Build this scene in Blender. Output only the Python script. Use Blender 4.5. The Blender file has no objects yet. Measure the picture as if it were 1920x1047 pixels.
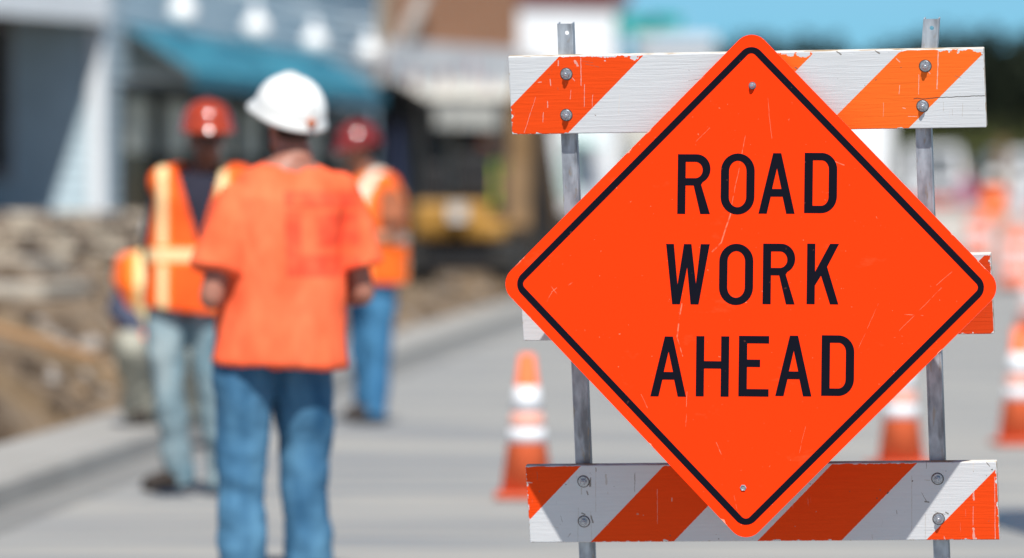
import bpy, math, random
from mathutils import Vector, Matrix, noise
R = math.radians
V = Vector
C = bpy.context.scene.collection
SC = bpy.context.scene
rnd = random.Random(7)

# ------------------------------------------------------------------ camera, sky, sun, exposure
F = 10360.0                     # focal length in photo pixels (1920 wide): a long telephoto
CAMZ = 1.35
PITCH = math.atan((523.5 - 390) / F)
cam = bpy.data.cameras.new('camera')
camo = bpy.data.objects.new('camera', cam); C.objects.link(camo)
cam.sensor_width = 36.0
cam.lens = F * 36 / 1920
cam.clip_start = 0.5; cam.clip_end = 6000
camo.location = (0, 0, CAMZ)
camo.rotation_euler = (math.pi / 2 - PITCH, 0, 0)
cam.dof.use_dof = True
cam.dof.focus_distance = 13.68
cam.dof.aperture_fstop = 2.28
cam.dof.aperture_blades = 8
cam.dof.aperture_rotation = R(12)
SC.camera = camo
SUN_EL, SUN_AZ = 55.0, -5.5     # azimuth: degrees to the left of straight behind the camera (negative: to the right)
world = bpy.data.worlds.new('World'); SC.world = world
world.use_nodes = True
wn = world.node_tree; wn.nodes.clear()
wo = wn.nodes.new('ShaderNodeOutputWorld'); wb = wn.nodes.new('ShaderNodeBackground')
sky = wn.nodes.new('ShaderNodeTexSky'); sky.sky_type = 'NISHITA'
sky.sun_disc = False
sky.sun_elevation = R(SUN_EL); sky.sun_rotation = R(180 + SUN_AZ)
sky.air_density = 1.0; sky.dust_density = 0.2; sky.ozone_density = 2.5; sky.altitude = 600
wb.inputs['Strength'].default_value = 0.073
tint = wn.nodes.new('ShaderNodeMix'); tint.data_type = 'RGBA'; tint.blend_type = 'MULTIPLY'
tint.inputs[0].default_value = 1.0
wtc = wn.nodes.new('ShaderNodeTexCoord'); wsx = wn.nodes.new('ShaderNodeSeparateXYZ'); wmr = wn.nodes.new('ShaderNodeMapRange'); wr = wn.nodes.new('ShaderNodeMix'); wr.data_type = 'RGBA'
wn.links.new(wtc.outputs['Generated'], wsx.inputs[0]); wn.links.new(wsx.outputs[2], wmr.inputs[0]); wmr.inputs[1].default_value = 0.02; wmr.inputs[2].default_value = 0.18
wn.links.new(wmr.outputs[0], wr.inputs[0]); wr.inputs[6].default_value = (0.27, 0.69, 1.12, 1); wr.inputs[7].default_value = (1.08, 1.0, 0.92, 1)
wn.links.new(wr.outputs[2], tint.inputs[7])
wn.links.new(sky.outputs[0], tint.inputs[6])
wn.links.new(tint.outputs[2], wb.inputs[0]); wn.links.new(wb.outputs[0], wo.inputs[0])
sl = bpy.data.lights.new('sun', 'SUN'); sl.energy = 4.5; sl.angle = R(0.53); sl.color = (1.0, 0.965, 0.90)
so = bpy.data.objects.new('sun', sl); C.objects.link(so)
az = R(SUN_AZ)
sdir = V((math.sin(az) * math.cos(R(SUN_EL)), math.cos(az) * math.cos(R(SUN_EL)), -math.sin(R(SUN_EL))))
so.rotation_euler = sdir.to_track_quat('-Z', 'Y').to_euler()
SC.view_settings.view_transform = 'Standard'; SC.view_settings.look = 'None'
SC.view_settings.gamma = 1.0
SC.view_settings.exposure = 0.42
SC.render.engine = 'CYCLES'
SC.cycles.use_denoising = True
SC.cycles.max_bounces = 6

# ------------------------------------------------------------------ pixel rays
cp, sp = math.cos(PITCH), math.sin(PITCH)
def ray(px, py):
    a = (px - 960) / F; b = (523.5 - py) / F
    return V((a, cp + b * sp, -sp + b * cp))
def W(px, py, d):
    r = ray(px, py); return V((0, 0, CAMZ)) + r * (d / r.y)
def hit(px, py, p0, n):
    o = V((0, 0, CAMZ)); r = ray(px, py)
    return o + r * ((p0 - o).dot(n) / r.dot(n))

# ------------------------------------------------------------------ materials
class S:                        # a thin wrapper that turns maths into nodes
    nt = None
    def __init__(s, v): s.v = v
    @staticmethod
    def op(o, a, b=None, c=None):
        n = S.nt.nodes.new('ShaderNodeMath'); n.operation = o
        for i, x in enumerate((a, b, c)):
            if x is None: continue
            if isinstance(x, S): S.nt.links.new(x.v, n.inputs[i])
            else: n.inputs[i].default_value = float(x)
        return S(n.outputs[0])
    def __add__(s, o): return S.op('ADD', s, o)
    __radd__ = __add__
    def __sub__(s, o): return S.op('SUBTRACT', s, o)
    def __rsub__(s, o): return S.op('SUBTRACT', o, s)
    def __mul__(s, o): return S.op('MULTIPLY', s, o)
    __rmul__ = __mul__
    def __truediv__(s, o): return S.op('DIVIDE', s, o)
    def __lt__(s, o): return S.op('LESS_THAN', s, o)
    def __gt__(s, o): return S.op('GREATER_THAN', s, o)
    def abs(s): return S.op('ABSOLUTE', s)
    def frac(s): return S.op('FRACT', s)
    def sqrt(s): return S.op('SQRT', s)
    def clamp(s): n = S.op('ADD', s, 0); n.v.node.use_clamp = True; return n
    def min(s, o): return S.op('MINIMUM', s, o)
    def max(s, o): return S.op('MAXIMUM', s, o)
def step(x, a, b):              # smooth 0..1 between a and b
    n = S.nt.nodes.new('ShaderNodeMapRange'); n.inputs[1].default_value = a; n.inputs[2].default_value = b
    S.nt.links.new(x.v, n.inputs[0]); return S(n.outputs[0])
class Mat:
    def __init__(s, name, rough=0.6, spec=0.4, metal=0.0):
        s.m = bpy.data.materials.new(name); s.m.use_nodes = True
        s.nt = s.m.node_tree; S.nt = s.nt
        s.b = s.nt.nodes['Principled BSDF']
        s.b.inputs['Roughness'].default_value = rough
        s.b.inputs['Specular IOR Level'].default_value = spec
        s.b.inputs['Metallic'].default_value = metal
        tc = s.nt.nodes.new('ShaderNodeTexCoord'); s.tc = tc
        sx = s.nt.nodes.new('ShaderNodeSeparateXYZ'); s.nt.links.new(tc.outputs['Object'], sx.inputs[0])
        s.x, s.y, s.z = S(sx.outputs[0]), S(sx.outputs[1]), S(sx.outputs[2])
    def noise(s, scale, detail=3, stretch=(1, 1, 1), off=(0, 0, 0), rough=0.5, dist=0.0):
        mp = s.nt.nodes.new('ShaderNodeMapping'); mp.inputs['Scale'].default_value = stretch
        mp.inputs['Location'].default_value = off
        s.nt.links.new(s.tc.outputs['Object'], mp.inputs[0])
        n = s.nt.nodes.new('ShaderNodeTexNoise'); n.inputs['Scale'].default_value = scale
        n.inputs['Detail'].default_value = detail; n.inputs['Roughness'].default_value = rough
        n.inputs['Distortion'].default_value = dist
        s.nt.links.new(mp.outputs[0], n.inputs[0]); return S(n.outputs[0])
    def col(s, c):
        n = s.nt.nodes.new('ShaderNodeRGB'); n.outputs[0].default_value = (*c, 1); return n.outputs[0]
    def mix(s, f, a, b):
        n = s.nt.nodes.new('ShaderNodeMix'); n.data_type = 'RGBA'
        if isinstance(f, S): s.nt.links.new(f.v, n.inputs[0])
        else: n.inputs[0].default_value = f
        for i, x in ((6, a), (7, b)):
            if isinstance(x, tuple): n.inputs[i].default_value = (*x, 1)
            else: s.nt.links.new(x, n.inputs[i])
        return n.outputs[2]
    def base(s, c):
        if isinstance(c, tuple): s.b.inputs['Base Color'].default_value = (*c, 1)
        else: s.nt.links.new(c, s.b.inputs['Base Color'])
    def rough(s, x): s.nt.links.new(x.v, s.b.inputs['Roughness'])
    def bump(s, h, strength=0.3, dist=0.01):
        n = s.nt.nodes.new('ShaderNodeBump'); n.inputs['Strength'].default_value = strength
        n.inputs['Distance'].default_value = dist
        s.nt.links.new(h.v, n.inputs['Height']); s.nt.links.new(n.outputs[0], s.b.inputs['Normal'])
def srgb(r, g, b):
    f = lambda c: (c / 255 / 12.92) if c <= 10 else ((c / 255 + 0.055) / 1.055) ** 2.4
    return (f(r), f(g), f(b))
def simple(name, c, rough=0.6, var=0.25, scale=4, spec=0.35, metal=0.0, bump=0.0, stretch=(1, 1, 1)):
    m = Mat(name, rough, spec, metal)
    n = m.noise(scale, 4, stretch)
    a = tuple(x * (1 - var) for x in c); b = tuple(min(1, x * (1 + var)) for x in c)
    m.base(m.mix(step(n, 0.3, 0.7), a, b))
    if bump: m.bump(n, bump, 0.02)
    return m.m

# ------------------------------------------------------------------ mesh helpers
class MB:
    def __init__(s): s.v = []; s.f = []; s.mi = []
    def add(s, vs, fs, mi=0):
        o = len(s.v); s.v += [V(v) for v in vs]; s.f += [tuple(i + o for i in f) for f in fs]; s.mi += [mi] * len(fs)
    def box(s, c, size, rot=None, mi=0):
        hx, hy, hz = (x / 2 for x in size); c = V(c)
        vs = [V((x, y, z)) for x in (-hx, hx) for y in (-hy, hy) for z in (-hz, hz)]
        if rot is not None: vs = [rot @ v for v in vs]
        s.add([c + v for v in vs], [(0, 1, 3, 2), (4, 6, 7, 5), (0, 4, 5, 1), (2, 3, 7, 6), (0, 2, 6, 4), (1, 5, 7, 3)], mi)
    def hull8(s, p, mi=0):      # eight corners: bottom loop then top loop
        s.add(p, [(3, 2, 1, 0), (4, 5, 6, 7), (0, 1, 5, 4), (1, 2, 6, 5), (2, 3, 7, 6), (3, 0, 4, 7)], mi)
    def bar(s, a, b, w, h, up=V((0, 0, 1)), mi=0):
        a, b = V(a), V(b); d = (b - a).normalized(); x = d.cross(up)
        x = x.normalized() if x.length > 1e-4 else V((1, 0, 0)); y = x.cross(d)
        q = [x * sx * w / 2 + y * sy * h / 2 for sx, sy in ((-1, -1), (1, -1), (1, 1), (-1, 1))]
        s.hull8([a + k for k in q] + [b + k for k in q], mi)
    def tube(s, pts, rad, n=12, caps=True, mi=0):
        pts = [V(p) for p in pts]; rad = rad if isinstance(rad, (list, tuple)) else [rad] * len(pts)
        rings = []; prev = None
        for i, p in enumerate(pts):
            t = (pts[min(i + 1, len(pts) - 1)] - pts[max(i - 1, 0)]).normalized()
            if prev is None:
                x = t.cross(V((0, 1, 0.13))); x = x if x.length > 0.05 else t.cross(V((1, 0, 0)))
            else: x = prev - t * prev.dot(t)
            x.normalize(); prev = x; y = t.cross(x)
            rings.append([p + (x * math.cos(a) + y * math.sin(a)) * rad[i] for a in [2 * math.pi * k / n for k in range(n)]])
        s.rings(rings, caps, mi)
    def rings(s, rings, caps=True, mi=0):
        n = len(rings[0]); vs = [v for r in rings for v in r]; fs = []
        for i in range(len(rings) - 1):
            for k in range(n):
                fs.append((i * n + k, i * n + (k + 1) % n, (i + 1) * n + (k + 1) % n, (i + 1) * n + k))
        if caps: fs.append(tuple(range(n - 1, -1, -1))); fs.append(tuple((len(rings) - 1) * n + k for k in range(n)))
        s.add(vs, fs, mi)
    def lathe(s, c, prof, n=24, axis=V((0, 0, 1)), mi=0):
        c = V(c); q = V((0, 0, 1)).rotation_difference(axis)
        s.rings([[c + q @ V((r * math.cos(2 * math.pi * k / n), r * math.sin(2 * math.pi * k / n), z)) for k in range(n)] for r, z in prof], True, mi)
    def ell(s, c, r, n=16, rot=None, mi=0):
        c = V(c); rings = []
        m = n // 2
        for i in range(m + 1):
            th = math.pi * i / m; th = min(max(th, 0.02), math.pi - 0.02)
            ring = []
            for k in range(n):
                p = V((r[0] * math.sin(th) * math.cos(2 * math.pi * k / n), r[1] * math.sin(th) * math.sin(2 * math.pi * k / n), -r[2] * math.cos(th)))
                ring.append(c + (rot @ p if rot is not None else p))
            rings.append(ring)
        s.rings(rings, True, mi)
    def limb(s, pts, rad, n=14):   # round-ended tapering chain for later fusing
        pts = [V(p) for p in pts]
        for i, p in enumerate(pts): s.ell(p, (rad[i],) * 3, n)
        for i in range(len(pts) - 1): s.tube([pts[i], pts[i + 1]], [rad[i], rad[i + 1]], n)
    def loft(s, secs, n=24, side=V((1, 0, 0))):   # secs: (centre, rx, ry)
        rings = []
        for i, (c, rx, ry) in enumerate(secs):
            t = (V(secs[min(i + 1, len(secs) - 1)][0]) - V(secs[max(i - 1, 0)][0])).normalized()
            x = (side - t * side.dot(t)).normalized(); y = t.cross(x)
            rg = []
            for k in range(n):
                a = 2 * math.pi * k / n; ca, sa = math.cos(a), math.sin(a)
                e = 0.85
                rg.append(V(c) + x * rx * math.copysign(abs(ca) ** e, ca) + y * ry * math.copysign(abs(sa) ** e, sa))
            rings.append(rg)
        s.rings(rings)
    def data(s, name):
        me = bpy.data.meshes.new(name); me.from_pydata([tuple(v) for v in s.v], [], s.f)
        me.polygons.foreach_set('material_index', s.mi); me.update(); return me
    def build(s, name, mats, parent=None, smooth=False, M=None, bevel=0.0):
        return link(name, s.data(name), mats, parent, smooth, M, bevel)
def link(name, me, mats, parent=None, smooth=False, M=None, bevel=0.0):
    import bmesh
    bm = bmesh.new(); bm.from_mesh(me)
    if not smooth or smooth == 'auto': pass
    bmesh.ops.recalc_face_normals(bm, faces=bm.faces); bm.to_mesh(me); bm.free()
    o = bpy.data.objects.new(name, me); C.objects.link(o)
    for m in (mats if isinstance(mats, (list, tuple)) else [mats]): me.materials.append(m)
    if smooth:
        me.polygons.foreach_set('use_smooth', [True] * len(me.polygons))
    if parent: o.parent = parent
    if M is not None: o.matrix_local = M
    if bevel:
        b = o.modifiers.new('bevel', 'BEVEL'); b.width = bevel; b.segments = 2; b.limit_method = 'ANGLE'
    return o
def tag(o, label, cat, group=None, kind=None):
    if label: o['label'] = label
    if cat: o['category'] = cat
    if group: o['group'] = group
    if kind: o['kind'] = kind
    return o
def struct(o): o['kind'] = 'structure'; return o
def thing(name, label, cat, loc=(0, 0, 0), rz=0, group=None):
    o = bpy.data.objects.new(name, None); C.objects.link(o); o.empty_display_size = 0.2
    o.location = loc; o.rotation_euler = (0, 0, rz)
    return tag(o, label, cat, group)
def dup(root, loc, rz=0, label=None, s=1.0):
    def cp_(o, par):
        c = o.copy(); C.objects.link(c); c.parent = par
        for ch in list(o.children): cp_(ch, c)
        return c
    r = cp_(root, None); r.location = loc; r.rotation_euler = (0, 0, rz); r.scale = (s, s, s)
    if label: r['label'] = label
    return r
def remesh(mb, voxel, smooth=4, fac=0.5):
    me = mb.data('tmp'); o = bpy.data.objects.new('tmp', me); C.objects.link(o)
    r = o.modifiers.new('r', 'REMESH'); r.mode = 'VOXEL'; r.voxel_size = voxel
    if smooth:
        q = o.modifiers.new('s', 'SMOOTH'); q.iterations = smooth; q.factor = fac
    dg = bpy.context.evaluated_depsgraph_get(); dg.update()
    out = bpy.data.meshes.new_from_object(o.evaluated_get(dg))
    bpy.data.objects.remove(o); return out
def wrinkle(me, amp, scale, stretch=(1, 1, 1), seed=0):
    vs = me.vertices; me.update()
    ns = [v.normal.copy() for v in vs]
    for v, n in zip(vs, ns):
        p = V((v.co.x * stretch[0], v.co.y * stretch[1], v.co.z * stretch[2])) * scale + V((seed, seed * 2, 0))
        k = noise.noise(p) + 0.5 * noise.noise(p * 2.1)
        v.co += n * amp * k
    me.update(); return me
def fill2d(outlines, depth):
    """outlines: closed point lists (first outer, then holes) -> solid mesh, x right, z up, front at y=-depth."""
    cu = bpy.data.curves.new('tmp', 'CURVE'); cu.dimensions = '2D'; cu.fill_mode = 'BOTH'; cu.extrude = depth / 2
    for pts in outlines:
        sp_ = cu.splines.new('POLY'); sp_.points.add(len(pts) - 1)
        for i, p in enumerate(pts): sp_.points[i].co = (p[0], p[1], 0, 1)
        sp_.use_cyclic_u = True
    o = bpy.data.objects.new('tmp', cu); C.objects.link(o)
    dg = bpy.context.evaluated_depsgraph_get(); dg.update()
    me = bpy.data.meshes.new_from_object(o.evaluated_get(dg)); bpy.data.objects.remove(o)
    me.transform(Matrix.Translation((0, -depth / 2, 0)) @ Matrix.Rotation(math.pi / 2, 4, 'X'))
    me.materials.clear()
    return me
def arc(cx, cy, rx, ry, a0, a1, n=10):
    return [(cx + rx * math.cos(R(a0 + (a1 - a0) * i / n)), cy + ry * math.sin(R(a0 + (a1 - a0) * i / n))) for i in range(n + 1)]

# ------------------------------------------------------------------ ground levels and the street's own frame
def G(Y):
    if Y < 70: return 0.0
    if Y < 260: return 1.04e-4 * (Y - 70) ** 2
    return 1.04e-4 * 190 ** 2 + (min(Y, 500) - 260) * 0.02
def KX(Y): return -2.03 + 0.058 * (Y - 26.9)
Ys = [-40, 0, 10, 16, 20, 24, 27, 30, 34, 38, 43, 48, 54, 60, 66, 72, 80, 88, 96, 105, 115, 125, 135, 145, 160, 175, 190, 205, 220, 240, 260, 300, 360, 500]
def strip(name, ts, m, dz=0.0, ys=Ys):
    """ts: (t, z) profile across the street, swept along it"""
    mb = MB(); rings = []
    vs = [V((KX(Y) + t, Y, G(Y) + z + dz)) for Y in ys for t, z in ts]; n = len(ts)
    mb.add(vs, [(i * n + k, i * n + k + 1, (i + 1) * n + k + 1, (i + 1) * n + k) for i in range(len(ys) - 1) for k in range(n - 1)])
    o = struct(mb.build(name, m)); return o

# ground sheet
gm = Mat('ground_soil', 0.95, 0.1)
n1 = gm.noise(0.12, 5); n2 = gm.noise(2.0, 4)
gm.base(gm.mix(step(n1, 0.4, 0.6), gm.mix(n2, (0.10, 0.075, 0.045), (0.16, 0.125, 0.08)), (0.06, 0.075, 0.03)))
mb = MB(); gx = [-2500, -400, -80, -20, 0, 20, 80, 400, 2500]; gy = [-200] + Ys + [900, 3000]
vs = [V((x, y, G(y) - 0.06)) for y in gy for x in gx]; n = len(gx)
mb.add(vs, [(i * n + k, i * n + k + 1, (i + 1) * n + k + 1, (i + 1) * n + k) for i in range(len(gy) - 1) for k in range(n - 1)])
struct(mb.build('ground', gm.m))

# road: pale worn concrete with long stains and sawn joints
rm = Mat('road_concrete', 0.82, 0.25)
big = rm.noise(0.5, 5, (0.35, 1.0, 1), rough=0.6); mid = rm.noise(1.3, 4, (0.3, 1.6, 1), (3, 1, 0)); fine = rm.noise(60, 3)
c = rm.mix(step(big, 0.35, 0.68), (0.245, 0.25, 0.255), (0.40, 0.385, 0.35))
c = rm.mix(step(mid, 0.50, 0.64) * 0.75, c, (0.18, 0.20, 0.225))
c = rm.mix(step(fine, 0.3, 0.7) * 0.25, c, (0.22, 0.21, 0.2))
ry = ((rm.y) / 4.6).frac(); joint = ((ry - 0.5).abs() > 0.4965)
c = rm.mix(joint * 0.6, c, (0.08, 0.08, 0.08))
rm.base(c); rm.bump(fine, 0.25, 0.004)
strip('road', [(0.15, 0), (3.5, 0.0), (7, 0.0), (26, 0.0)], rm.m)
gut = Mat('gutter_shade_grey', 0.85, 0.2)  # gutter strip; the kerb's shade is put into its darker grey
n1 = gut.noise(1.2, 5, (1, 0.5, 1)); gut.base(gut.mix(n1, (0.17, 0.17, 0.17), (0.25, 0.25, 0.24)))
strip('gutter', [(-0.14, 0.0), (0.15, 0.0)], gut.m, 0.002)
pv = Mat('fresh_concrete', 0.85, 0.2)
n1 = pv.noise(1.5, 5); pv.base(pv.mix(n1, (0.27, 0.26, 0.245), (0.38, 0.37, 0.35)))
strip('kerb', [(-0.12, -0.02), (-0.14, 0.10), (-0.17, 0.13), (-0.30, 0.13)], pv.m)
strip('pavement', [(-0.30, 0.126), (-0.72, 0.126), (-0.74, -0.04)], pv.m)
pt = Mat('dark_patch_surface', 0.35, 0.5); n1 = pt.noise(3, 3); pt.base(pt.mix(n1, (0.008, 0.014, 0.025), (0.02, 0.03, 0.045)))  # near-black bluish oval lying on the road at the right
mb = MB(); cc = W(1945, 985, 23.6)
pts = [(cc.x + 0.22 * math.cos(a) * (1 + 0.2 * math.sin(3 * a)), cc.y + 1.0 * math.sin(a), 0.004) for a in [k * math.pi / 12 for k in range(24)]]
mb.add(pts, [tuple(range(24))]); struct(mb.build('dark_patch', pt.m))

# dug-up earth between pavement and buildings
dm = Mat('dug_earth', 0.95, 0.1)
n1 = dm.noise(1.1, 6, rough=0.65); n2 = dm.noise(7, 4, off=(2, 2, 2)); n3 = dm.noise(0.35, 3)
c = dm.mix(step(n1, 0.35, 0.65), (0.07, 0.047, 0.032), (0.25, 0.185, 0.125))
c = dm.mix(step(n2, 0.55, 0.7) * 0.7, c, (0.36, 0.30, 0.235))
c = dm.mix(step(n3, 0.52, 0.62) * 0.35, c, (0.30, 0.20, 0.10))
dm.base(c); dm.bump(n2, 0.9, 0.08)
def dirt_z(t, Y):
    u = min(1, max(0, (-t - 0.72) / 2.4)); u = u * u * (3 - 2 * u)
    h = 0.74 if Y < 52 else max(0.34, 0.74 - (Y - 52) * 0.022)
    z = 0.03 + u * h
    if t < -3.6: z = max(z, 0.03 + h)
    p = V((t * 0.9, Y * 0.33, 0)); w = min(1, (-t - 0.72) / 0.5)
    z += w * (0.16 * noise.noise(p * 1.3) + 0.07 * noise.noise(p * 4.1) + 0.03 * noise.noise(p * 11))
    z += 0.28 * math.exp(-((t + 1.5) ** 2) / 0.6 - ((Y - 66) ** 2) / 30)
    z -= 0.30 * math.exp(-((t + 1.15) ** 2) / 0.12 - ((Y - 33) ** 2) / 12)
    return z
ts = [-0.72 - 0.16 * i for i in range(30)] + [-5.6 - 0.8 * i for i in range(14)]
ys = [-38 + 1.0 * i for i in range(62)] + [24 + 0.33 * i for i in range(150)] + [74 + 1.2 * i for i in range(45)]
mb = MB(); n = len(ts)
mb.add([V((KX(Y) + t, Y, G(Y) + dirt_z(t, Y))) for Y in ys for t in ts],
       [(i * n + k, i * n + k + 1, (i + 1) * n + k + 1, (i + 1) * n + k) for i in range(len(ys) - 1) for k in range(n - 1)])
struct(mb.build('dug_ground', dm.m, smooth=True))
RUB = MB(); rr3 = random.Random(11)
def ground_at(X, Y):
    t = X - KX(Y)
    return G(Y) + (dirt_z(t, Y) if t < -0.74 else 0.126 if t < -0.14 else 0.0)
for i in range(520):            # clods and broken concrete through the earth
    Y = rr3.uniform(26, 84); t = -0.85 - abs(rr3.gauss(0, 1.5)); X = KX(Y) + t; q = rr3.uniform(.02, .085)
    RUB.ell((X, Y, ground_at(X, Y) + q * .25), (q, q * rr3.uniform(.7, 1.3), q * rr3.uniform(.5, .9)), 6, Matrix.Rotation(rr3.uniform(0, 3), 3, V((rr3.random(), rr3.random(), 1)).normalized()), mi=rr3.choice((0, 0, 1, 2)))
rb_ = RUB.build('rubble', [simple('dark_clod', (0.07, 0.05, 0.035), .95), simple('grey_rubble', (0.34, 0.31, 0.28), .9), simple('tan_rubble', (0.30, 0.21, 0.13), .9)])
rb_['kind'] = 'stuff'; rb_['label'] = 'clods and broken rubble scattered through the dug earth'

# ------------------------------------------------------------------ shared metals etc.
def galv(name, c1, c2, rough=0.45, spangle=55):
    m = Mat(name, rough, 0.5, 0.75)
    n = m.noise(spangle, 4, (1, 1, 0.6)); n2 = m.noise(9, 4, (1, 1, 0.35), (4, 4, 4))
    c = m.mix(step(n, 0.35, 0.65), c1, c2)
    c = m.mix(step(n2, 0.5, 0.62) * 0.5, c, tuple(x * 0.55 for x in c1))
    m.base(c); m.rough(n * 0.3 + (rough - 0.15)); m.bump(n, 0.15, 0.001)
    return m.m
STEEL = galv('galvanised_steel', (0.30, 0.32, 0.36), (0.55, 0.58, 0.63))
lw = Mat('weathered_leg_steel', 0.5, 0.4, 0.35)
n = lw.noise(45, 4, (1, 1, 0.4)); n2 = lw.noise(14, 5, (1, 1, 0.3), (4, 4, 4)); n3 = lw.noise(70, 3, (1, 1, 0.25), (1, 7, 2))
c = lw.mix(step(n, 0.35, 0.65), (0.30, 0.33, 0.38), (0.50, 0.55, 0.61))
c = lw.mix(step(n2, 0.52, 0.6) * 0.75, c, (0.12, 0.12, 0.13))
c = lw.mix(step(n3, 0.6, 0.66) * 0.6, c, (0.33, 0.27, 0.20))
lw.base(c); lw.rough(n * 0.3 + 0.35); lw.bump(n3, 0.2, 0.001)
LEG = lw.m
ALU = galv('aluminium_edge', (0.5, 0.5, 0.5), (0.7, 0.7, 0.7), 0.4)
ZINC = galv('bolt_zinc', (0.28, 0.31, 0.36), (0.62, 0.66, 0.72), 0.3, 300)

# ------------------------------------------------------------------ barricade and sign frame
YAW = R(11.5)
nrm = V((-math.sin(YAW), -math.cos(YAW), 0)); rgt = V((math.cos(YAW), -math.sin(YAW), 0)); Z = V((0, 0, 1))
S0 = W(1404, 536, 13.72)
up_s = (Z - nrm * 0.04).normalized(); n_s = rgt.cross(up_s) * 1.0
if n_s.dot(nrm) < 0: n_s = -n_s
roll = Matrix.Rotation(R(0.3), 3, -n_s)
r_s = roll @ rgt; up_s = roll @ up_s
def frame(o, x, z):
    y = z.cross(x)
    return Matrix(((x.x, y.x, z.x, o.x), (x.y, y.y, z.y, o.y), (x.z, y.z, z.z, o.z), (0, 0, 0, 1)))
Q = hit(1411, 161, S0, n_s) - nrm * 0.029
up_r = (Z + nrm * 0.215).normalized(); n_r = up_r.cross(rgt); n_r = n_r if n_r.dot(nrm) > 0 else -n_r
rail_hit = lambda px, py, back=0.0: hit(px, py, Q - n_r * back, n_r)

OR_D, OR_L = (0.92, 0.078, 0.008), (1.0, 0.165, 0.02)
WHITE = (0.67, 0.68, 0.70)
def rail_mat(name, L, H, off, k, orange, top_chip, crack=None, grime=0.3, marks=(), inv=None):
    m = Mat(name, 0.7, 0.12); x, z = m.x, m.z
    nz = m.noise(140, 3, (1, 1, 1)); edge = m.noise(38, 4, (1, 1, 1.3), (3, 0, 1), 0.65); big = m.noise(9, 3, (1, 1, 1), (8, 1, 0))
    grain = m.noise(26, 5, (0.32, 1, 6.0), rough=0.6, dist=0.6)
    wob = (nz - 0.5) * 0.0018
    st = ((x - z * k + (off + 40 * 0.431) + wob) / 0.431).frac() < 0.5
    tz = H - z
    e_top = tz; e_oth = (z * 1.2).min(x.min(L - x))
    lost_o = (e_top < (step(edge, 0.42, 0.72) * (top_chip * 1.6) * step(big, 0.35, 0.6) + 0.0012)).max(e_oth < (step(edge, 0.5, 0.75) * 0.009 + 0.0006))
    lost_w = (e_top < (step(edge, 0.55, 0.8) * 0.006)).max(e_oth < (step(edge, 0.55, 0.78) * 0.006))
    scr = step(m.noise(22, 2, (9, 1, 0.28), (5, 5, 5)), 0.705, 0.73) * step(big, 0.5, 0.56)
    scr2 = step(m.noise(30, 2, (7, 1, 0.5), (15, 5, 9)), 0.70, 0.72) * step(big, 0.42, 0.36)
    o = m.mix(step(grain, 0.3, 0.7) * 0.35, orange, tuple(c * 0.78 for c in orange))
    if top_chip > 0.01: o = m.mix(step(x, 0.55, 0.6), o, m.mix(step(grain, 0.3, 0.7) * 0.35, OR_L, tuple(c * 0.8 for c in OR_L)))
    w = m.mix(step(grain, 0.35, 0.75) * 0.3, WHITE, tuple(c * 0.85 for c in WHITE))
    w = m.mix(step(m.noise(3.2, 4, off=(1, 1, 1)), 0.5, 0.7) * 0.18, w, (0.5, 0.49, 0.46))
    col = m.mix(st * (1 - lost_o.clamp()), w, o)
    col = m.mix(scr * 0.55, col, (0.75, 0.6, 0.5))
    col = m.mix(scr2 * grime, col, (0.15, 0.12, 0.09))
    spk = step(m.noise(75, 3, off=(2, 9, 4)), 0.70, 0.735) * step(big, 0.55, 0.5)
    col = m.mix(spk * grime * 1.8, col, (0.10, 0.085, 0.07))
    nb = m.noise(70, 3, off=(6, 6, 6)); wv = (m.noise(60, 2) - 0.5) * 0.003
    for kind, fac, c_ in (('w', .5, (0.72, 0.66, 0.60)), ('d', .8, (0.16, 0.13, 0.10)), ('f', .5, (0.42, 0.36, 0.29))):
        tot = None
        for kk, a, b, w in marks:
            if kk != kind: continue
            a, b = inv @ rail_hit(*a), inv @ rail_hit(*b)
            dx, dz = b.x - a.x, b.z - a.z; L2 = max(dx * dx + dz * dz, 1e-8)
            px_, pz_ = x - a.x + wv, z - a.z
            t = S.op('MULTIPLY', (px_ * dx + pz_ * dz), 1 / L2).clamp()
            ex, ez = px_ - t * dx, pz_ - t * dz
            q = (ex * ex + ez * ez).sqrt() < (nb * (w * 2.2) - w * 0.35)
            tot = q if tot is None else tot.max(q)
        if tot is not None: col = m.mix(tot * fac, col, c_)
    wood = m.mix(grain, (0.30, 0.21, 0.12), (0.5, 0.42, 0.3))
    col = m.mix(lost_w.clamp(), col, wood)
    hgt = grain * 1.0 - lost_o * 0.6 - scr * 0.4
    if crack:
        x0, z0, sl = crack
        jag = (m.noise(28, 4, (1, 0, 0), (0, 0, 0), 0.7) - 0.5) * 0.012
        dz = (z - z0 - (x - x0) * sl - jag).abs()
        cr = (dz < 0.0011) * (x > x0)
        col = m.mix(cr * 0.85, col, (0.06, 0.05, 0.045)); hgt = hgt - cr * 1.5
    m.base(col); m.bump(hgt, 0.42, 0.0022)
    return m.m
EDGE = Mat('rail_edge_paint', 0.7, 0.3)
n = EDGE.noise(40, 5, (0.4, 1, 1)); EDGE.base(EDGE.mix(step(n, 0.45, 0.6), (0.62, 0.60, 0.56), (0.38, 0.28, 0.18))); EDGE = EDGE.m

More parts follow.
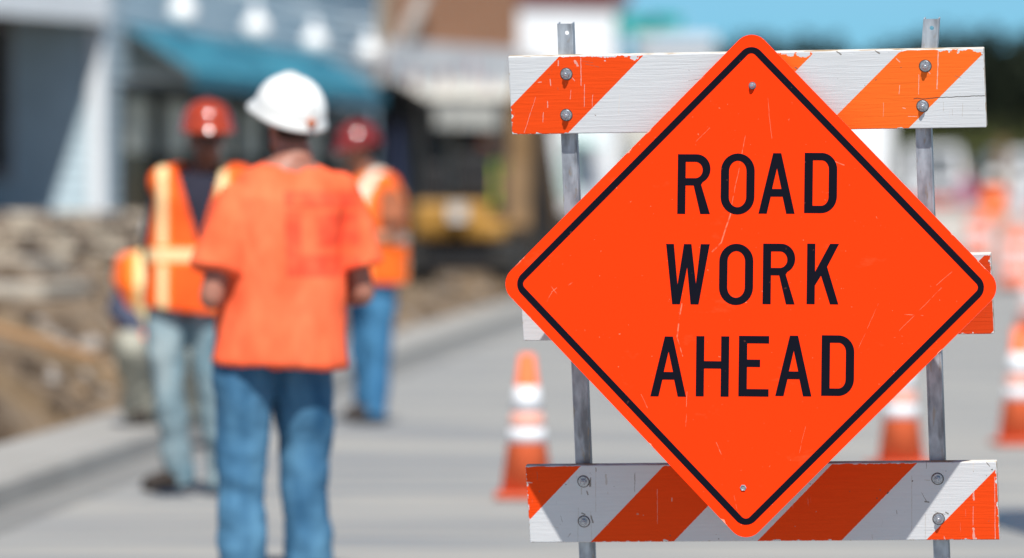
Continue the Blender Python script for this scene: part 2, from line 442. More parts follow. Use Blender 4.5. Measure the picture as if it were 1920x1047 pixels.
base = rail_hit(1425, 1395); base.z = 0
bar_root = thing('barricade', 'weathered road barricade of orange and white striped boards on steel legs, behind the diamond sign', 'barricade', base)
def to_root(M): return Matrix.Translation(-base) @ M
RT = 0.022
def rail(TL, TR, BL, stripe_px, orange, chip, label, crack=None, grime=0.3, marks=()):
    a, b, c_ = rail_hit(*TL), rail_hit(*TR), rail_hit(*BL)
    x = (b - a).normalized(); z = (n_r.cross(x)); z = z if z.z > 0 else -z
    L = (b - a).length; H = (a - c_).dot(z)
    o = a - z * H
    M = frame(o, x, z)
    inv = M.inverted()
    p, q = inv @ rail_hit(*stripe_px[0]), inv @ rail_hit(*stripe_px[1])   # two points on one white-to-orange boundary
    k = (q.x - p.x) / (q.z - p.z)
    off = -(p.x - k * p.z)
    m = rail_mat('striped_board_paint', L, H, off, k, orange, chip, crack, grime, marks, inv)
    mb = MB(); mb.box((L / 2, RT / 2, H / 2), (L, RT, H))
    ob = mb.build('rail', [m, EDGE], bar_root, M=to_root(M))
    me = ob.data
    for pl in me.polygons:
        if pl.normal.y > -0.9: pl.material_index = 1
    bv = ob.modifiers.new('bevel', 'BEVEL'); bv.width = 0.0022; bv.segments = 2
    ob['label'] = label
    return M, L, H
def cv(k, l, sc, ox, oy): return [(q, (a / sc + ox, b / sc + oy), (c_ / sc + ox, d / sc + oy), w) for q, a, b, c_, d, w in l]
MT = cv(0, [('w', 520, 385, 522, 560, .0012), ('w', 545, 555, 543, 700, .0008), ('w', 775, 620, 768, 745, .0014), ('w', 225, 635, 150, 870, .0005), ('w', 303, 665, 303, 705, .001), ('w', 275, 735, 272, 800, .0008),
     ('w', 455, 590, 452, 650, .0006), ('d', 1225, 530, 1300, 518, .0006), ('d', 1015, 828, 1025, 828, .0014), ('d', 612, 753, 618, 757, .001), ('w', 480, 400, 500, 430, .004), ('w', 372, 400, 372, 430, .002), ('w', 240, 540, 262, 538, .0012),
     ('w', 320, 520, 322, 560, .0012), ('d', 370, 575, 372, 590, .0008), ('w', 598, 620, 594, 700, .0006), ('w', 465, 510, 480, 530, .0014), ('d', 550, 420, 640, 440, .0006), ('d', 530, 400, 600, 412, .0006)], 3.49, 940, 0) + \
     cv(0, [('w', 895, 240, 890, 415, .0016), ('w', 805, 350, 803, 440, .0009), ('w', 700, 275, 715, 290, .0016), ('w', 730, 505, 742, 508, .0014), ('w', 755, 545, 795, 545, .001), ('f', 920, 480, 920, 520, .001), ('f', 1010, 480, 1008, 545, .0008),
     ('w', 715, 400, 712, 440, .0008), ('w', 640, 480, 638, 545, .0005), ('d', 975, 355, 1000, 365, .0008), ('d', 420, 240, 440, 255, .003), ('d', 600, 238, 620, 250, .002), ('d', 225, 315, 235, 322, .002), ('f', 960, 510, 962, 540, .0008), ('w', 850, 335, 858, 345, .0016)], 2.4923, 1400, 0)
MB_ = cv(0, [('f', 628, 150, 628, 480, .0009), ('f', 498, 450, 492, 705, .0009), ('f', 590, 480, 598, 700, .0009), ('d', 922, 190, 920, 330, .0010), ('w', 1090, 310, 1090, 570, .0006), ('f', 705, 200, 708, 275, .0036), ('d', 765, 288, 766, 290, .0016),
     ('f', 940, 497, 946, 498, .0026), ('f', 985, 505, 986, 506, .0018), ('d', 365, 510, 378, 555, .0006), ('d', 440, 640, 420, 670, .0006), ('w', 1198, 375, 1198, 400, .0012), ('d', 590, 225, 585, 290, .0026), ('d', 560, 325, 570, 350, .0022),
     ('d', 525, 490, 545, 500, .0028), ('d', 592, 510, 606, 560, .0020), ('f', 720, 330, 718, 350, .0008), ('f', 300, 590, 350, 600, .0008), ('w', 105, 258, 150, 262, .0016), ('d', 188, 180, 190, 240, .0006), ('d', 205, 325, 206, 330, .0014),
     ('f', 700, 575, 725, 580, .0016), ('f', 520, 300, 522, 345, .0020), ('d', 628, 150, 630, 175, .0014)], 4, 960, 840) + \
     cv(0, [('w', 1540, 110, 1540, 180, .0022), ('w', 1540, 320, 1545, 390, .0030), ('w', 1540, 605, 1545, 690, .0036), ('w', 1538, 440, 1538, 580, .0008), ('f', 1078, 210, 1078, 620, .0010), ('d', 1187, 110, 1187, 155, .0008), ('f', 1180, 500, 1180, 680, .0010),
     ('d', 965, 470, 967, 495, .0010), ('d', 1335, 485, 1350, 495, .0028), ('d', 1640, 112, 1662, 140, .0014), ('d', 172, 378, 176, 384, .0020), ('d', 314, 268, 316, 272, .0014), ('d', 838, 312, 842, 320, .0012), ('d', 1150, 335, 1195, 410, .0008),
     ('d', 1180, 405, 1205, 408, .0022), ('f', 1175, 240, 1210, 245, .0012), ('d', 1540, 175, 1541, 182, .001), ('d', 1635, 205, 1640, 212, .001), ('f', 780, 650, 785, 690, .0008), ('w', 1320, 665, 1330, 695, .0016), ('f', 200, 588, 206, 590, .0014),
     ('w', 1700, 220, 1705, 690, .0010), ('f', 360, 480, 362, 478, .0014), ('d', 1250, 480, 1330, 500, .0008)], 4, 1440, 840)
railT = rail((952, 107), (1844, 91), (953, 253), ((1065 - 161 + 161 - 107, 200), (1042, 113)), OR_D, 0.014,
             'top board, orange and white stripes, flaking along its upper edge and cracked at the right end', crack=(1.02, 0.075, 0.03), grime=0.3, marks=MT)
railM = rail((972, 492), (1857, 476), (976, 640), ((1700, 625), (1840, 485)), (0.70, 0.062, 0.010), 0.006, 'middle board mostly hidden behind the sign', grime=0.4)
railB = rail((985, 874), (1868, 866), (987, 1018), ((1111, 1013), (1245, 873)), (0.92, 0.070, 0.006), 0.004,
             'bottom board in the shadow of the sign, grimy, with dark rings round its bolts', grime=0.7, marks=MB_)

def leg(points, holes, pw=30):
    """points: pixel centres down the leg; a bent open channel with a flat face and two flanges"""
    back = RT + 0.001
    P = [rail_hit(x, y, back) for x, y in points]
    d = (P[-1] - P[-2]).normalized(); t = (P[-1].z) / -d.z; P.append(P[-1] + d * t)
    o = P[0]; M = frame(o, (rgt - n_r * rgt.dot(n_r)).normalized(), up_r)
    inv = M.inverted(); L = [inv @ p for p in P]
    hw = 0.0195
    left = [(p.x - hw, p.z) for p in L]; right = [(p.x + hw, p.z) for p in L]
    outl = left[::-1] + right
    hs = []
    for hx, hy, r in holes:
        q = inv @ rail_hit(hx, hy, back); hs.append(arc(q.x, q.z, r, r, 0, 360, 15)[:-1])
    me = fill2d([outl] + hs, 0.0025); me.transform(Matrix.Translation((0, 0.0025, 0)))
    ob = link('leg', me, LEG, bar_root, M=to_root(M))
    fl = MB()
    for e, sx in ((left, 1), (right, -1)):
        for i in range(len(e) - 1):
            (x0, z0), (x1, z1) = e[i], e[i + 1]
            fl.hull8([V((x0 + sx * .0005, -0.0012, z0)), V((x0 + sx * 0.004, -0.0012, z0)), V((x0 + sx * 0.004, -.0001, z0)), V((x0 + sx * .0005, -.0001, z0)),
                      V((x1 + sx * .0005, -0.0012, z1)), V((x1 + sx * 0.004, -0.0012, z1)), V((x1 + sx * 0.004, -.0001, z1)), V((x1 + sx * .0005, -.0001, z1))])
            fl.hull8([V((x0, 0.0026, z0)), V((x0 + sx * 0.003, 0.0026, z0)), V((x0 + sx * 0.003, 0.028, z0)), V((x0, 0.028, z0)),
                      V((x1, 0.0026, z1)), V((x1 + sx * 0.003, 0.0026, z1)), V((x1 + sx * 0.003, 0.028, z1)), V((x1, 0.028, z1))])
    fl.build('flange', LEG, ob)
    f = MB(); e = L[-1]; wbot = M @ e
    f.box(wbot - base + V((0, 0.05, 0.022)), (0.05, 0.9, 0.04))
    f.build('foot', STEEL, bar_root, bevel=0.004)
leg([(1059, 45), (1061, 100), (1066, 255), (1072, 400), (1086, 700), (1093, 870), (1100, 1047)], [(1063, 62, 0.0055)])
leg([(1746, 36), (1742, 92), (1731, 240), (1736, 390), (1750, 655), (1757, 866), (1765, 1047)], [(1747, 53, 0.0055)])

def bolt_mesh(rw, rh, sh):
    mb = MB(); mb.lathe((0, 0, 0), [(rw * 1.16, 0), (rw * 1.14, 0.0005)], 24, mi=1)  # thin dark disc showing as a ring round the washer
    mb.lathe((0, 0, 0), [(rw, 0), (rw, 0.0016), (rw * 0.93, 0.0022), (rh * 1.15, 0.0022)], 28)
    mb.lathe((0, 0, 0), [(rh, 0.0024), (rh, 0.0085), (rh * 0.86, 0.0098)], 6)
    mb.lathe((0, 0, 0), [(sh, 0.0100), (sh, 0.0122), (sh * 0.8, 0.0132)], 14)
    me = mb.data('bolt'); me.transform(Matrix.Rotation(math.pi / 2, 4, 'X')); return me
BOLT = bolt_mesh(0.0138, 0.0085, 0.0048); BOLT.materials.append(ZINC)
RING_DARK = simple('washer_dark_ring', (0.09, 0.065, 0.05), .9, .4, 90); BOLT.materials.append(RING_DARK)
for px, py in [(1062, 139), (1062, 216), (1735, 124), (1730, 199), (1094, 903), (1095, 978), (1758, 898), (1760, 973)]:
    o = bpy.data.objects.new('bolt', BOLT); C.objects.link(o); o.parent = bar_root
    M = frame(rail_hit(px, py) + n_r * 0.0003, rgt, up_r)
    o.matrix_local = to_root(M) @ Matrix.Rotation(rnd.uniform(0, 6), 4, 'Y')

# the sign
MS = frame(S0, r_s, up_s); invS = MS.inverted()
def sl_(px, py): p = invS @ hit(px, py, S0, n_s); return (p.x, p.z)
sg = Mat('sign_orange_sheeting', 0.6, 0.06)
x, z = sg.x, sg.z
def seg(a, b, w, jit=0.0):
    ax, az_ = sl_(*a); bx, bz = sl_(*b); dx, dz = bx - ax, bz - az_; L2 = dx * dx + dz * dz
    px_, pz_ = x - ax + jit, z - az_
    t = S.op('MULTIPLY', (px_ * dx + pz_ * dz), 1 / L2).clamp()
    ex, ez = px_ - t * dx, pz_ - t * dz
    d2 = ex * ex + ez * ez
    return d2 < w * w
wob = (sg.noise(30, 2) - 0.5) * 0.004
strokes = [((1398, 255), (1372, 385), .0007), ((1370, 400), (1352, 455), .0017), ((1352, 455), (1335, 472), .0018), ((1277, 570), (1268, 632), .0016), ((1268, 632), (1279, 668), .001),
           ((1287, 735), (1285, 800), .0006), ((1343, 830), (1352, 852), .0009), ((1028, 535), (1040, 552), .0007), ((1030, 548), (1040, 540), .0007), ((1022, 565), (1030, 549), .0006),
           ((1062, 535), (1070, 530), .0012), ((1545, 295), (1585, 310), .0012), ((1700, 590), (1735, 592), .0008), ((1690, 620), (1770, 540), .0005), ((1612, 655), (1650, 570), .0004), ((1200, 740), (1212, 765), .0007),
           ((1376, 930), (1390, 985), .0006), ((1500, 850), (1512, 800), .0004), ((1440, 180), (1448, 260), .0005), ((1300, 270), (1330, 240), .0004), ((1735, 650), (1760, 630), .0006), ((1760, 535), (1790, 510), .0006)]
sm = None
for a, b, w in strokes:
    k = seg(a, b, w, wob); sm = k if sm is None else sm.max(k)
brk = step(sg.noise(55, 3), 0.38, 0.55)
tone = sg.noise(1.6, 4, rough=0.6); spk = sg.noise(110, 3, off=(4, 2, 1)); rub = sg.noise(4, 5, (1, 1, 2.2), (3, 3, 3), 0.7)
FACE = (1.0, 0.042, 0.0025)
c = sg.mix(step(tone, 0.3, 0.7) * 0.5, FACE, (0.97, 0.036, 0.0025))
c = sg.mix(step(rub, 0.62, 0.75) * 0.10, c, (1.0, 0.30, 0.13))
c = sg.mix(step(spk, 0.735, 0.76) * 0.35, c, (1.0, 0.42, 0.25))
ed = 0.646 - (x.abs() + z.abs()); chip = (ed < (step(sg.noise(28, 4), 0.52, 0.75) * 0.012 + 0.0)) * step(sg.noise(3.3, 2), 0.48, 0.55)
c = sg.mix(chip * 0.55, c, (0.85, 0.55, 0.42))
c = sg.mix(sm * brk * 0.30, c, (1.0, 0.48, 0.32))
sg.base(c); sg.rough(tone * 0.25 + 0.45); sg.bump(sg.noise(2.2, 2), 0.12, 0.02)
SIGNF = sg.m
bk = Mat('sign_black_vinyl', 0.65, 0.06)
sp2 = bk.noise(60, 4); bk.base(bk.mix(step(sp2, 0.68, 0.74) * 0.5, (0.0045, 0.005, 0.011), (0.16, 0.05, 0.03)))
BLACK = bk.m
sroot = thing('road_work_sign', 'orange diamond sign reading ROAD WORK AHEAD with black border, bolted to the striped barricade', 'road sign', S0)
MSl = Matrix.Translation(-S0) @ MS
def diamond(a, r, n=12):
    pts = []
    c0 = a - r * math.sqrt(2)
    for q in range(4):
        th = 90 * q; cx, cy = c0 * math.cos(R(th)), c0 * math.sin(R(th))
        pts += arc(cx, cy, r, r, th - 45, th + 45, n)
    return pts
me = fill2d([diamond(0.6435, 0.047)], 0.0026)
pan = link('panel', me, [SIGNF, ALU], sroot, M=MSl @ Matrix.Diagonal((0.988, 1, 1, 1)))
for pl in me.polygons:
    if pl.normal.y > -0.9: pl.material_index = 1
off = 0.0262 * math.sqrt(2); bw = 0.0168 * math.sqrt(2)
me = fill2d([diamond(0.6445 - off, 0.034), diamond(0.6445 - off - bw, 0.014)[::-1]], 0.0006)
link('border', me, BLACK, sroot, M=MSl @ Matrix.Translation((0, -0.0027, 0)) @ Matrix.Diagonal((0.988, 1, 1, 1)))
# letters, drawn in units where 220 is the letter height
H = 220
def gO(w): return [arc(w / 2, H - 62, w / 2, 65, 0, 180, 16) + arc(w / 2, 62, w / 2, 65, 180, 360, 16),
                   (arc(w / 2, H - 62, w / 2 - 31, 38, 0, 180, 16) + arc(w / 2, 62, w / 2 - 31, 38, 180, 360, 16))[::-1]]
def gD(w): return [[(0, 0)] + arc(w - 58, 62, 58, 62, -90, 0, 12) + arc(w - 58, H - 62, 58, 62, 0, 90, 12) + [(0, H)],
                   ([(31, 27)] + arc(w - 58, 60, 27, 33, -90, 0, 10) + arc(w - 58, H - 60, 27, 33, 0, 90, 10) + [(31, H - 27)])[::-1]]
def gR(w): return [[(0, 0), (30, 0), (30, 105), (60, 105), (86, 0), (w, 0), (w - 34, 108)] + arc(w - 52, H - 56, 52, 52, -62, 0, 8) + arc(w - 52, H - 54, 52, 54, 0, 90, 10) + [(0, H)],
                   ([(30, 132)] + arc(w - 56, H - 58, 27, 30, -90, 90, 14) + [(30, H - 28)])[::-1]]
def gA(w): m_ = w / 2; return [[(0, 0), (31, 0), (45, 62), (w - 45, 62), (w - 31, 0), (w, 0), (m_ + 15, H), (m_ - 15, H)],
                             [(m_ - 17, 90), (m_, 165), (m_ + 17, 90)]]
def gW(w): return [[(0, H), (29, H), (44, 72), (66, H), (94, H), (112, 76), (128, H), (w, H), (123, 0), (93, 0), (79, 135), (54, 0), (25, 0)]]
def gK(w): return [[(0, 0), (30, 0), (30, 68), (52, 104), (86, 0), (w, 0), (74, 136), (w, H), (84, H), (30, 118), (30, H), (0, H)]]
def gH(w): return [[(0, 0), (30, 0), (30, 102), (w - 30, 102), (w - 30, 0), (w, 0), (w, H), (w - 30, H), (w - 30, 129), (30, 129), (30, H), (0, H)]]
def gE(w): return [[(0, 0), (w, 0), (w, 27), (31, 27), (31, 107), (79, 107), (79, 134), (31, 134), (31, H - 27), (w, H - 27), (w, H), (0, H)]]
U = 1.939
rows = [(gR, 136, 255, 96, 313), (gO, 293, 416, 96, 312), (gA, 431, 563, 92, 312), (gD, 597, 716, 91, 310),
        (gW, 93, 252, 422, 641), (gO, 287, 411, 424, 641), (gR, 446, 563, 421, 641), (gK, 606, 722, 421, 641),
        (gA, 38, 168, 758, 976), (gH, 203, 323, 757, 976), (gE, 358, 468, 756, 976), (gA, 492, 624, 755, 975), (gD, 659, 778, 754, 974)]
for g, x0, x1, y0, y1 in rows:
    px0, px1, py0, py1 = 1200 + x0 / U, 1200 + x1 / U, 240 + y0 / U, 240 + y1 / U
    bl, br, tl = sl_(px0, py1), sl_(px1, py1), sl_(px0, py0)
    sz = (tl[1] - bl[1]) / H; sx = sz
    w = (br[0] - bl[0]) / sx
    outl = [[(bl[0] + p[0] * sx, bl[1] + p[1] * sz) for p in o_] for o_ in g(w)]
    me = fill2d(outl, 0.0006)
    link('letter', me, BLACK, sroot, M=MSl @ Matrix.Translation((0, -0.0027, 0)))
sb = bpy.data.objects.new('bolt', bolt_mesh(0.0085, 0.0072, 0.0046)); sb.data.materials.append(ZINC); sb.data.materials.append(RING_DARK); C.objects.link(sb); sb.parent = sroot
p = sl_(1411, 161); sb.matrix_local = MSl @ Matrix.Translation((p[0], -0.003, p[1]))
mb = MB(); mb.lathe((0, 0, 0), [(0.0082, 0), (0.0082, 0.0022), (0.0068, 0.003), (0.0050, 0.0022), (0.0048, 0.0004)], 6); me = mb.data('eyelet')
me.transform(Matrix.Rotation(math.pi / 2, 4, 'X')); p = sl_(1394, 915)
link('eyelet', me, ZINC, sroot, M=MSl @ Matrix.Translation((p[0], -0.003, p[1])))
mb = MB(); mb.lathe((0, 0, 0), [(0.0047, 0), (0.0047, 0.0012)], 16); me = mb.data('hole'); me.transform(Matrix.Rotation(math.pi / 2, 4, 'X'))
link('hole', me, simple('hole_grey', (0.22, 0.22, 0.22)), sroot, M=MSl @ Matrix.Translation((p[0], -0.003, p[1])))

# ------------------------------------------------------------------ traffic cones
CONE_O = simple('cone_orange', (1.0, 0.19, 0.07), 0.6, 0.06, 6, .15)
CONE_B = simple('cone_base_rubber', (0.55, 0.11, 0.05), .8)
CONE_W = simple('cone_white_sleeve', (0.78, 0.79, 0.82), 0.45, 0.06, 8)
CONE_F = simple('cone_faded_orange', (0.85, 0.42, 0.33), 0.5, 0.1, 6)
def make_cone():
    t = thing('traffic_cone', '', 'traffic cone', group='orange cones standing on the road')
    Hc, rb, rt = 0.665, 0.122, 0.036
    r = lambda z: rb + (rt - rb) * (z - 0.035) / (Hc - 0.035)
    def ring(name, z0, z1, m, e=0.0):
        mb = MB(); mb.lathe((0, 0, 0), [(r(z0) + e, z0), (r(z1) + e, z1)] + ([(r(z1) - 0.006, z1 + 0.004)] if z1 > 0.66 else []), 32); return mb.build(name, m, t, smooth=False)
    ring('cone_body', 0.03, Hc, CONE_O)
    ring('reflective_band', 0.40, 0.52, CONE_W, 0.002)
    ring('reflective_band', 0.26, 0.33, CONE_W, 0.002)
    ring('worn_band', 0.3305, 0.3995, CONE_F, 0.0018)
    mb = MB(); mb.box((0, 0, 0.016), (0.30, 0.30, 0.030)); mb.build('cone_base', CONE_B, t, bevel=0.012)
    for o in t.children:
        if o.name.startswith(('cone_body', 'reflective', 'worn')): o.data.polygons.foreach_set('use_smooth', [len(p.vertices) == 4 for p in o.data.polygons])
    return t
cone0 = make_cone()
def cpos(px, d): p = W(px, 390, d); return (p.x, d, G(d) + 0.003)
cone0.location = cpos(988, 25.6); cone0['label'] = 'orange traffic cone on the road just left of the barricade, between it and the workers'
for px, d, lab, rz in [(1690, 28.6, 'traffic cone half hidden behind the right corner of the diamond sign, near the barricade leg', 0.3),
                       (1912, 31.4, 'large traffic cone at the right edge of the road, nearest of the row running away', 0.1),
                       (1930, 58, 'second cone of the row running away along the right edge of the road', 0.5),
                       (1870, 128, 'small far cone in front of the white barriers, between the two far drums', 0.7)]:
    dup(cone0, cpos(px, d), rz, lab)

def make_drum():
    t = thing('traffic_drum', '', 'traffic drum', group='orange drums along the far road')
    rr_ = lambda z: .29 - .06 * z
    for i, (z0, z1, m) in enumerate(((.06, .28, CONE_O), (.28, .42, CONE_W), (.42, .60, CONE_O), (.60, .74, CONE_W), (.74, .94, CONE_O))):
        mb = MB(); e = -.008 * (m is CONE_W); mb.lathe((0, 0, 0), [(rr_(z0) + e, z0), (rr_(z1) + e, z1)], 28); mb.build('white_band' if m is CONE_W else 'orange_band', m, t)
    mb = MB(); mb.lathe((0, 0, 0), [(.36, 0), (.36, .05), (.29, .07)], 28); mb.build('rubber_base', SOLE0, t)
    mb = MB(); mb.tube([(-.09, 0, .93), (-.08, 0, 1.0), (.08, 0, 1.0), (.09, 0, .93)], .014, 8); mb.build('handle', CONE_O, t)
    return t
SOLE0 = simple('drum_base_rubber', (0.02, 0.02, 0.02), .8)
dr = make_drum()
for i, (px, d, lab) in enumerate([(1905, 90, 'orange and white drum at the right edge, beyond the row of cones'), (1836, 116, 'far orange and white drum left of the far worker in the orange vest'), (1918, 124, 'far orange and white drum right of the far worker in the orange vest'),
                                  (1700, 132, 'far orange and white drum behind the upper right edge of the diamond sign')]):
    if i == 0: dr.location = cpos(px, d); dr['label'] = lab
    else: dup(dr, cpos(px, d), 0, lab)

# ------------------------------------------------------------------ clothes and people
def cloth(name, c, rough=0.85, fade=None, var=0.2, scale=9):
    m = Mat(name, rough, 0.15); n = m.noise(scale, 5, (1, 1, 0.6)); fine = m.noise(400, 2)
    col = m.mix(step(n, 0.3, 0.7), tuple(x * (1 - var) for x in c), fade or tuple(min(1, x * (1 + var)) for x in c))
    m.base(col); m.bump(fine, 0.2, 0.001); return m.m
def vest_mat(name, vstripes, waist, org=(0.95, 0.13, 0.012), lime=(0.95, 0.36, 0.04), silver=(0.93, 0.66, 0.36)):
    """vstripes: (centre of |x|, half width); waist: (z, half height)"""
    m = Mat(name, 0.7, 0.25); ax = m.x.abs()
    c = m.mix(step(m.noise(9, 4), 0.3, 0.7), org, tuple(min(1, v * 1.25) for v in org))
    if vstripes:
        cx, hw = vstripes; d = (ax - cx).abs()
        c = m.mix(d < hw * 1.7, c, lime); c = m.mix(d < hw, c, silver)
    if waist:
        cz, hh = waist; d = (m.z - cz).abs()
        c = m.mix(d < hh * 1.5, c, lime); c = m.mix(d < hh, c, silver)
    m.base(c); return m.m
def skin(name, c):
    m = Mat(name, 0.5, 0.4); n = m.noise(14, 4); m.base(m.mix(n, tuple(v * 0.85 for v in c), tuple(v * 1.2 for v in c))); return m.m
SKIN_D = skin('dark_skin', (0.34, 0.145, 0.10)); SKIN_M = skin('tanned_skin', (0.38, 0.17, 0.10))
BOOT = simple('boot_leather', (0.035, 0.025, 0.02), 0.6); SOLE = simple('boot_sole', (0.02, 0.02, 0.02), 0.8)
HAIR = simple('dark_hair', (0.015, 0.012, 0.01), 0.7); GLASSES = simple('dark_lens', (0.01, 0.01, 0.012), 0.12, spec=0.6)
EYE = simple('eye_white', (0.6, 0.58, 0.55), 0.3)
def denim(name, c1, c2, seed=0):
    m = Mat(name, 0.85, 0.15); n = m.noise(5, 5, (1, 1, 0.35), (seed, 0, 0), 0.6); fine = m.noise(260, 2)
    m.base(m.mix(step(n, 0.32, 0.68), c1, c2)); m.bump(fine, 0.3, 0.001); return m.m
def add_hand(mb, w, d, palm_n, side, curl=0.5, s=1.0):
    """w wrist point, d direction of the fingers, palm_n palm normal, side +1/-1 puts the thumb"""
    w, d, pn = V(w), V(d).normalized(), V(palm_n).normalized(); x = d.cross(pn).normalized() * side
    rot = Matrix((x, pn, d)).transposed()
    mb.ell(w + d * 0.045 * s, (0.042 * s, 0.017 * s, 0.052 * s), 16, rot)
    for i, (ox, ln) in enumerate([(-0.029, 0.068), (-0.010, 0.078), (0.010, 0.073), (0.028, 0.058)]):
        p = w + d * 0.085 * s + x * ox * s; pts = [p - d * 0.03 * s, p]; a = 0
        for k, f in enumerate((0.42, 0.32, 0.26)):
            a += curl * (0.7 + 0.1 * i); p = p + (d * math.cos(a) + pn * math.sin(a)) * ln * f * s; pts.append(p)
        mb.limb(pts, [0.0095 * s, 0.0092 * s, 0.0085 * s, 0.0078 * s, 0.007 * s], 10)
    p = w + d * 0.022 * s - x * 0.032 * s
    mb.limb([p, p + (-x * 0.7 + d * 0.6 + pn * 0.4) * 0.038 * s, p + (-x * 0.75 + d * 1.35 + pn * 0.8) * 0.042 * s], [0.013 * s, 0.0105 * s, 0.0088 * s], 10)
def hard_hat(parent, c, yaw, tilt, m, size=1.0, knob=None):
    """dome, ridge and brim; peak points along local -Y before yaw"""
    Mx = Matrix.Translation(c) @ Matrix.Rotation(yaw, 4, 'Z') @ Matrix.Rotation(tilt, 4, 'X')
    mb = MB(); n = 40; rings = []
    for i in range(13):
        th = R(90 * i / 12); k = math.cos(th) ** 0.9; z = 0.128 * math.sin(th)
        rg = []
        for q in range(n):
            a = 2 * math.pi * q / n; rx, ry = 0.122 * k + 1e-3, 0.140 * k + 1e-3
            ridge = 0.004 * math.exp(-((math.cos(a) / 0.16) ** 2)) * math.cos(th)
            rg.append(V((rx * math.cos(a), ry * math.sin(a), z + ridge)) * size)
        rings.append(rg)
    mb.rings(rings)
    br = []
    for (e, z) in ((0.0, 0.006), (0.0, -0.012), (1, -0.022), (1.0, -0.017), (0.02, 0.012)):
        rg = []
        for q in range(n):
            a = 2 * math.pi * q / n; f = max(0, -math.sin(a))
            w_ = 0.008 + 0.034 * f ** 1.6 + 0.006 * max(0, math.sin(a))
            rg.append(V(((0.122 + e * w_) * math.cos(a), (0.140 + e * w_) * math.sin(a), z - 0.010 * f * e)) * size)
        br.append(rg)
    mb.rings(br, caps=False)
    for q in (0,):
        mb.tube([V((q * 0.028, 0.142 * math.cos(R(a)) * (1 - 0.03 * abs(q)), 0.008 + 0.126 * math.sin(R(a)))) * size for a in range(20, 165, 12)], 0.0045 * size, 6)
    h = mb.build('hard_hat', m, parent, smooth=True, M=Mx)
    if knob:
        kb = MB(); kb.lathe((0, 0, 0), [(0.016, 0), (0.016, 0.02), (0.011, 0.026)], 14, axis=V((0, 1, 0)))
        kb.build('adjuster_knob', knob, h, M=Matrix.Translation((0, 0.142, 0.012)))
    sb_ = MB(); sb_.tube([V((0.100 * math.cos(t), 0.118 * math.sin(t), -0.018)) for t in [2 * math.pi * k / 20 for k in range(21)]], 0.008, 6)
    sb_.build('headband', SOLE, h)
    return h
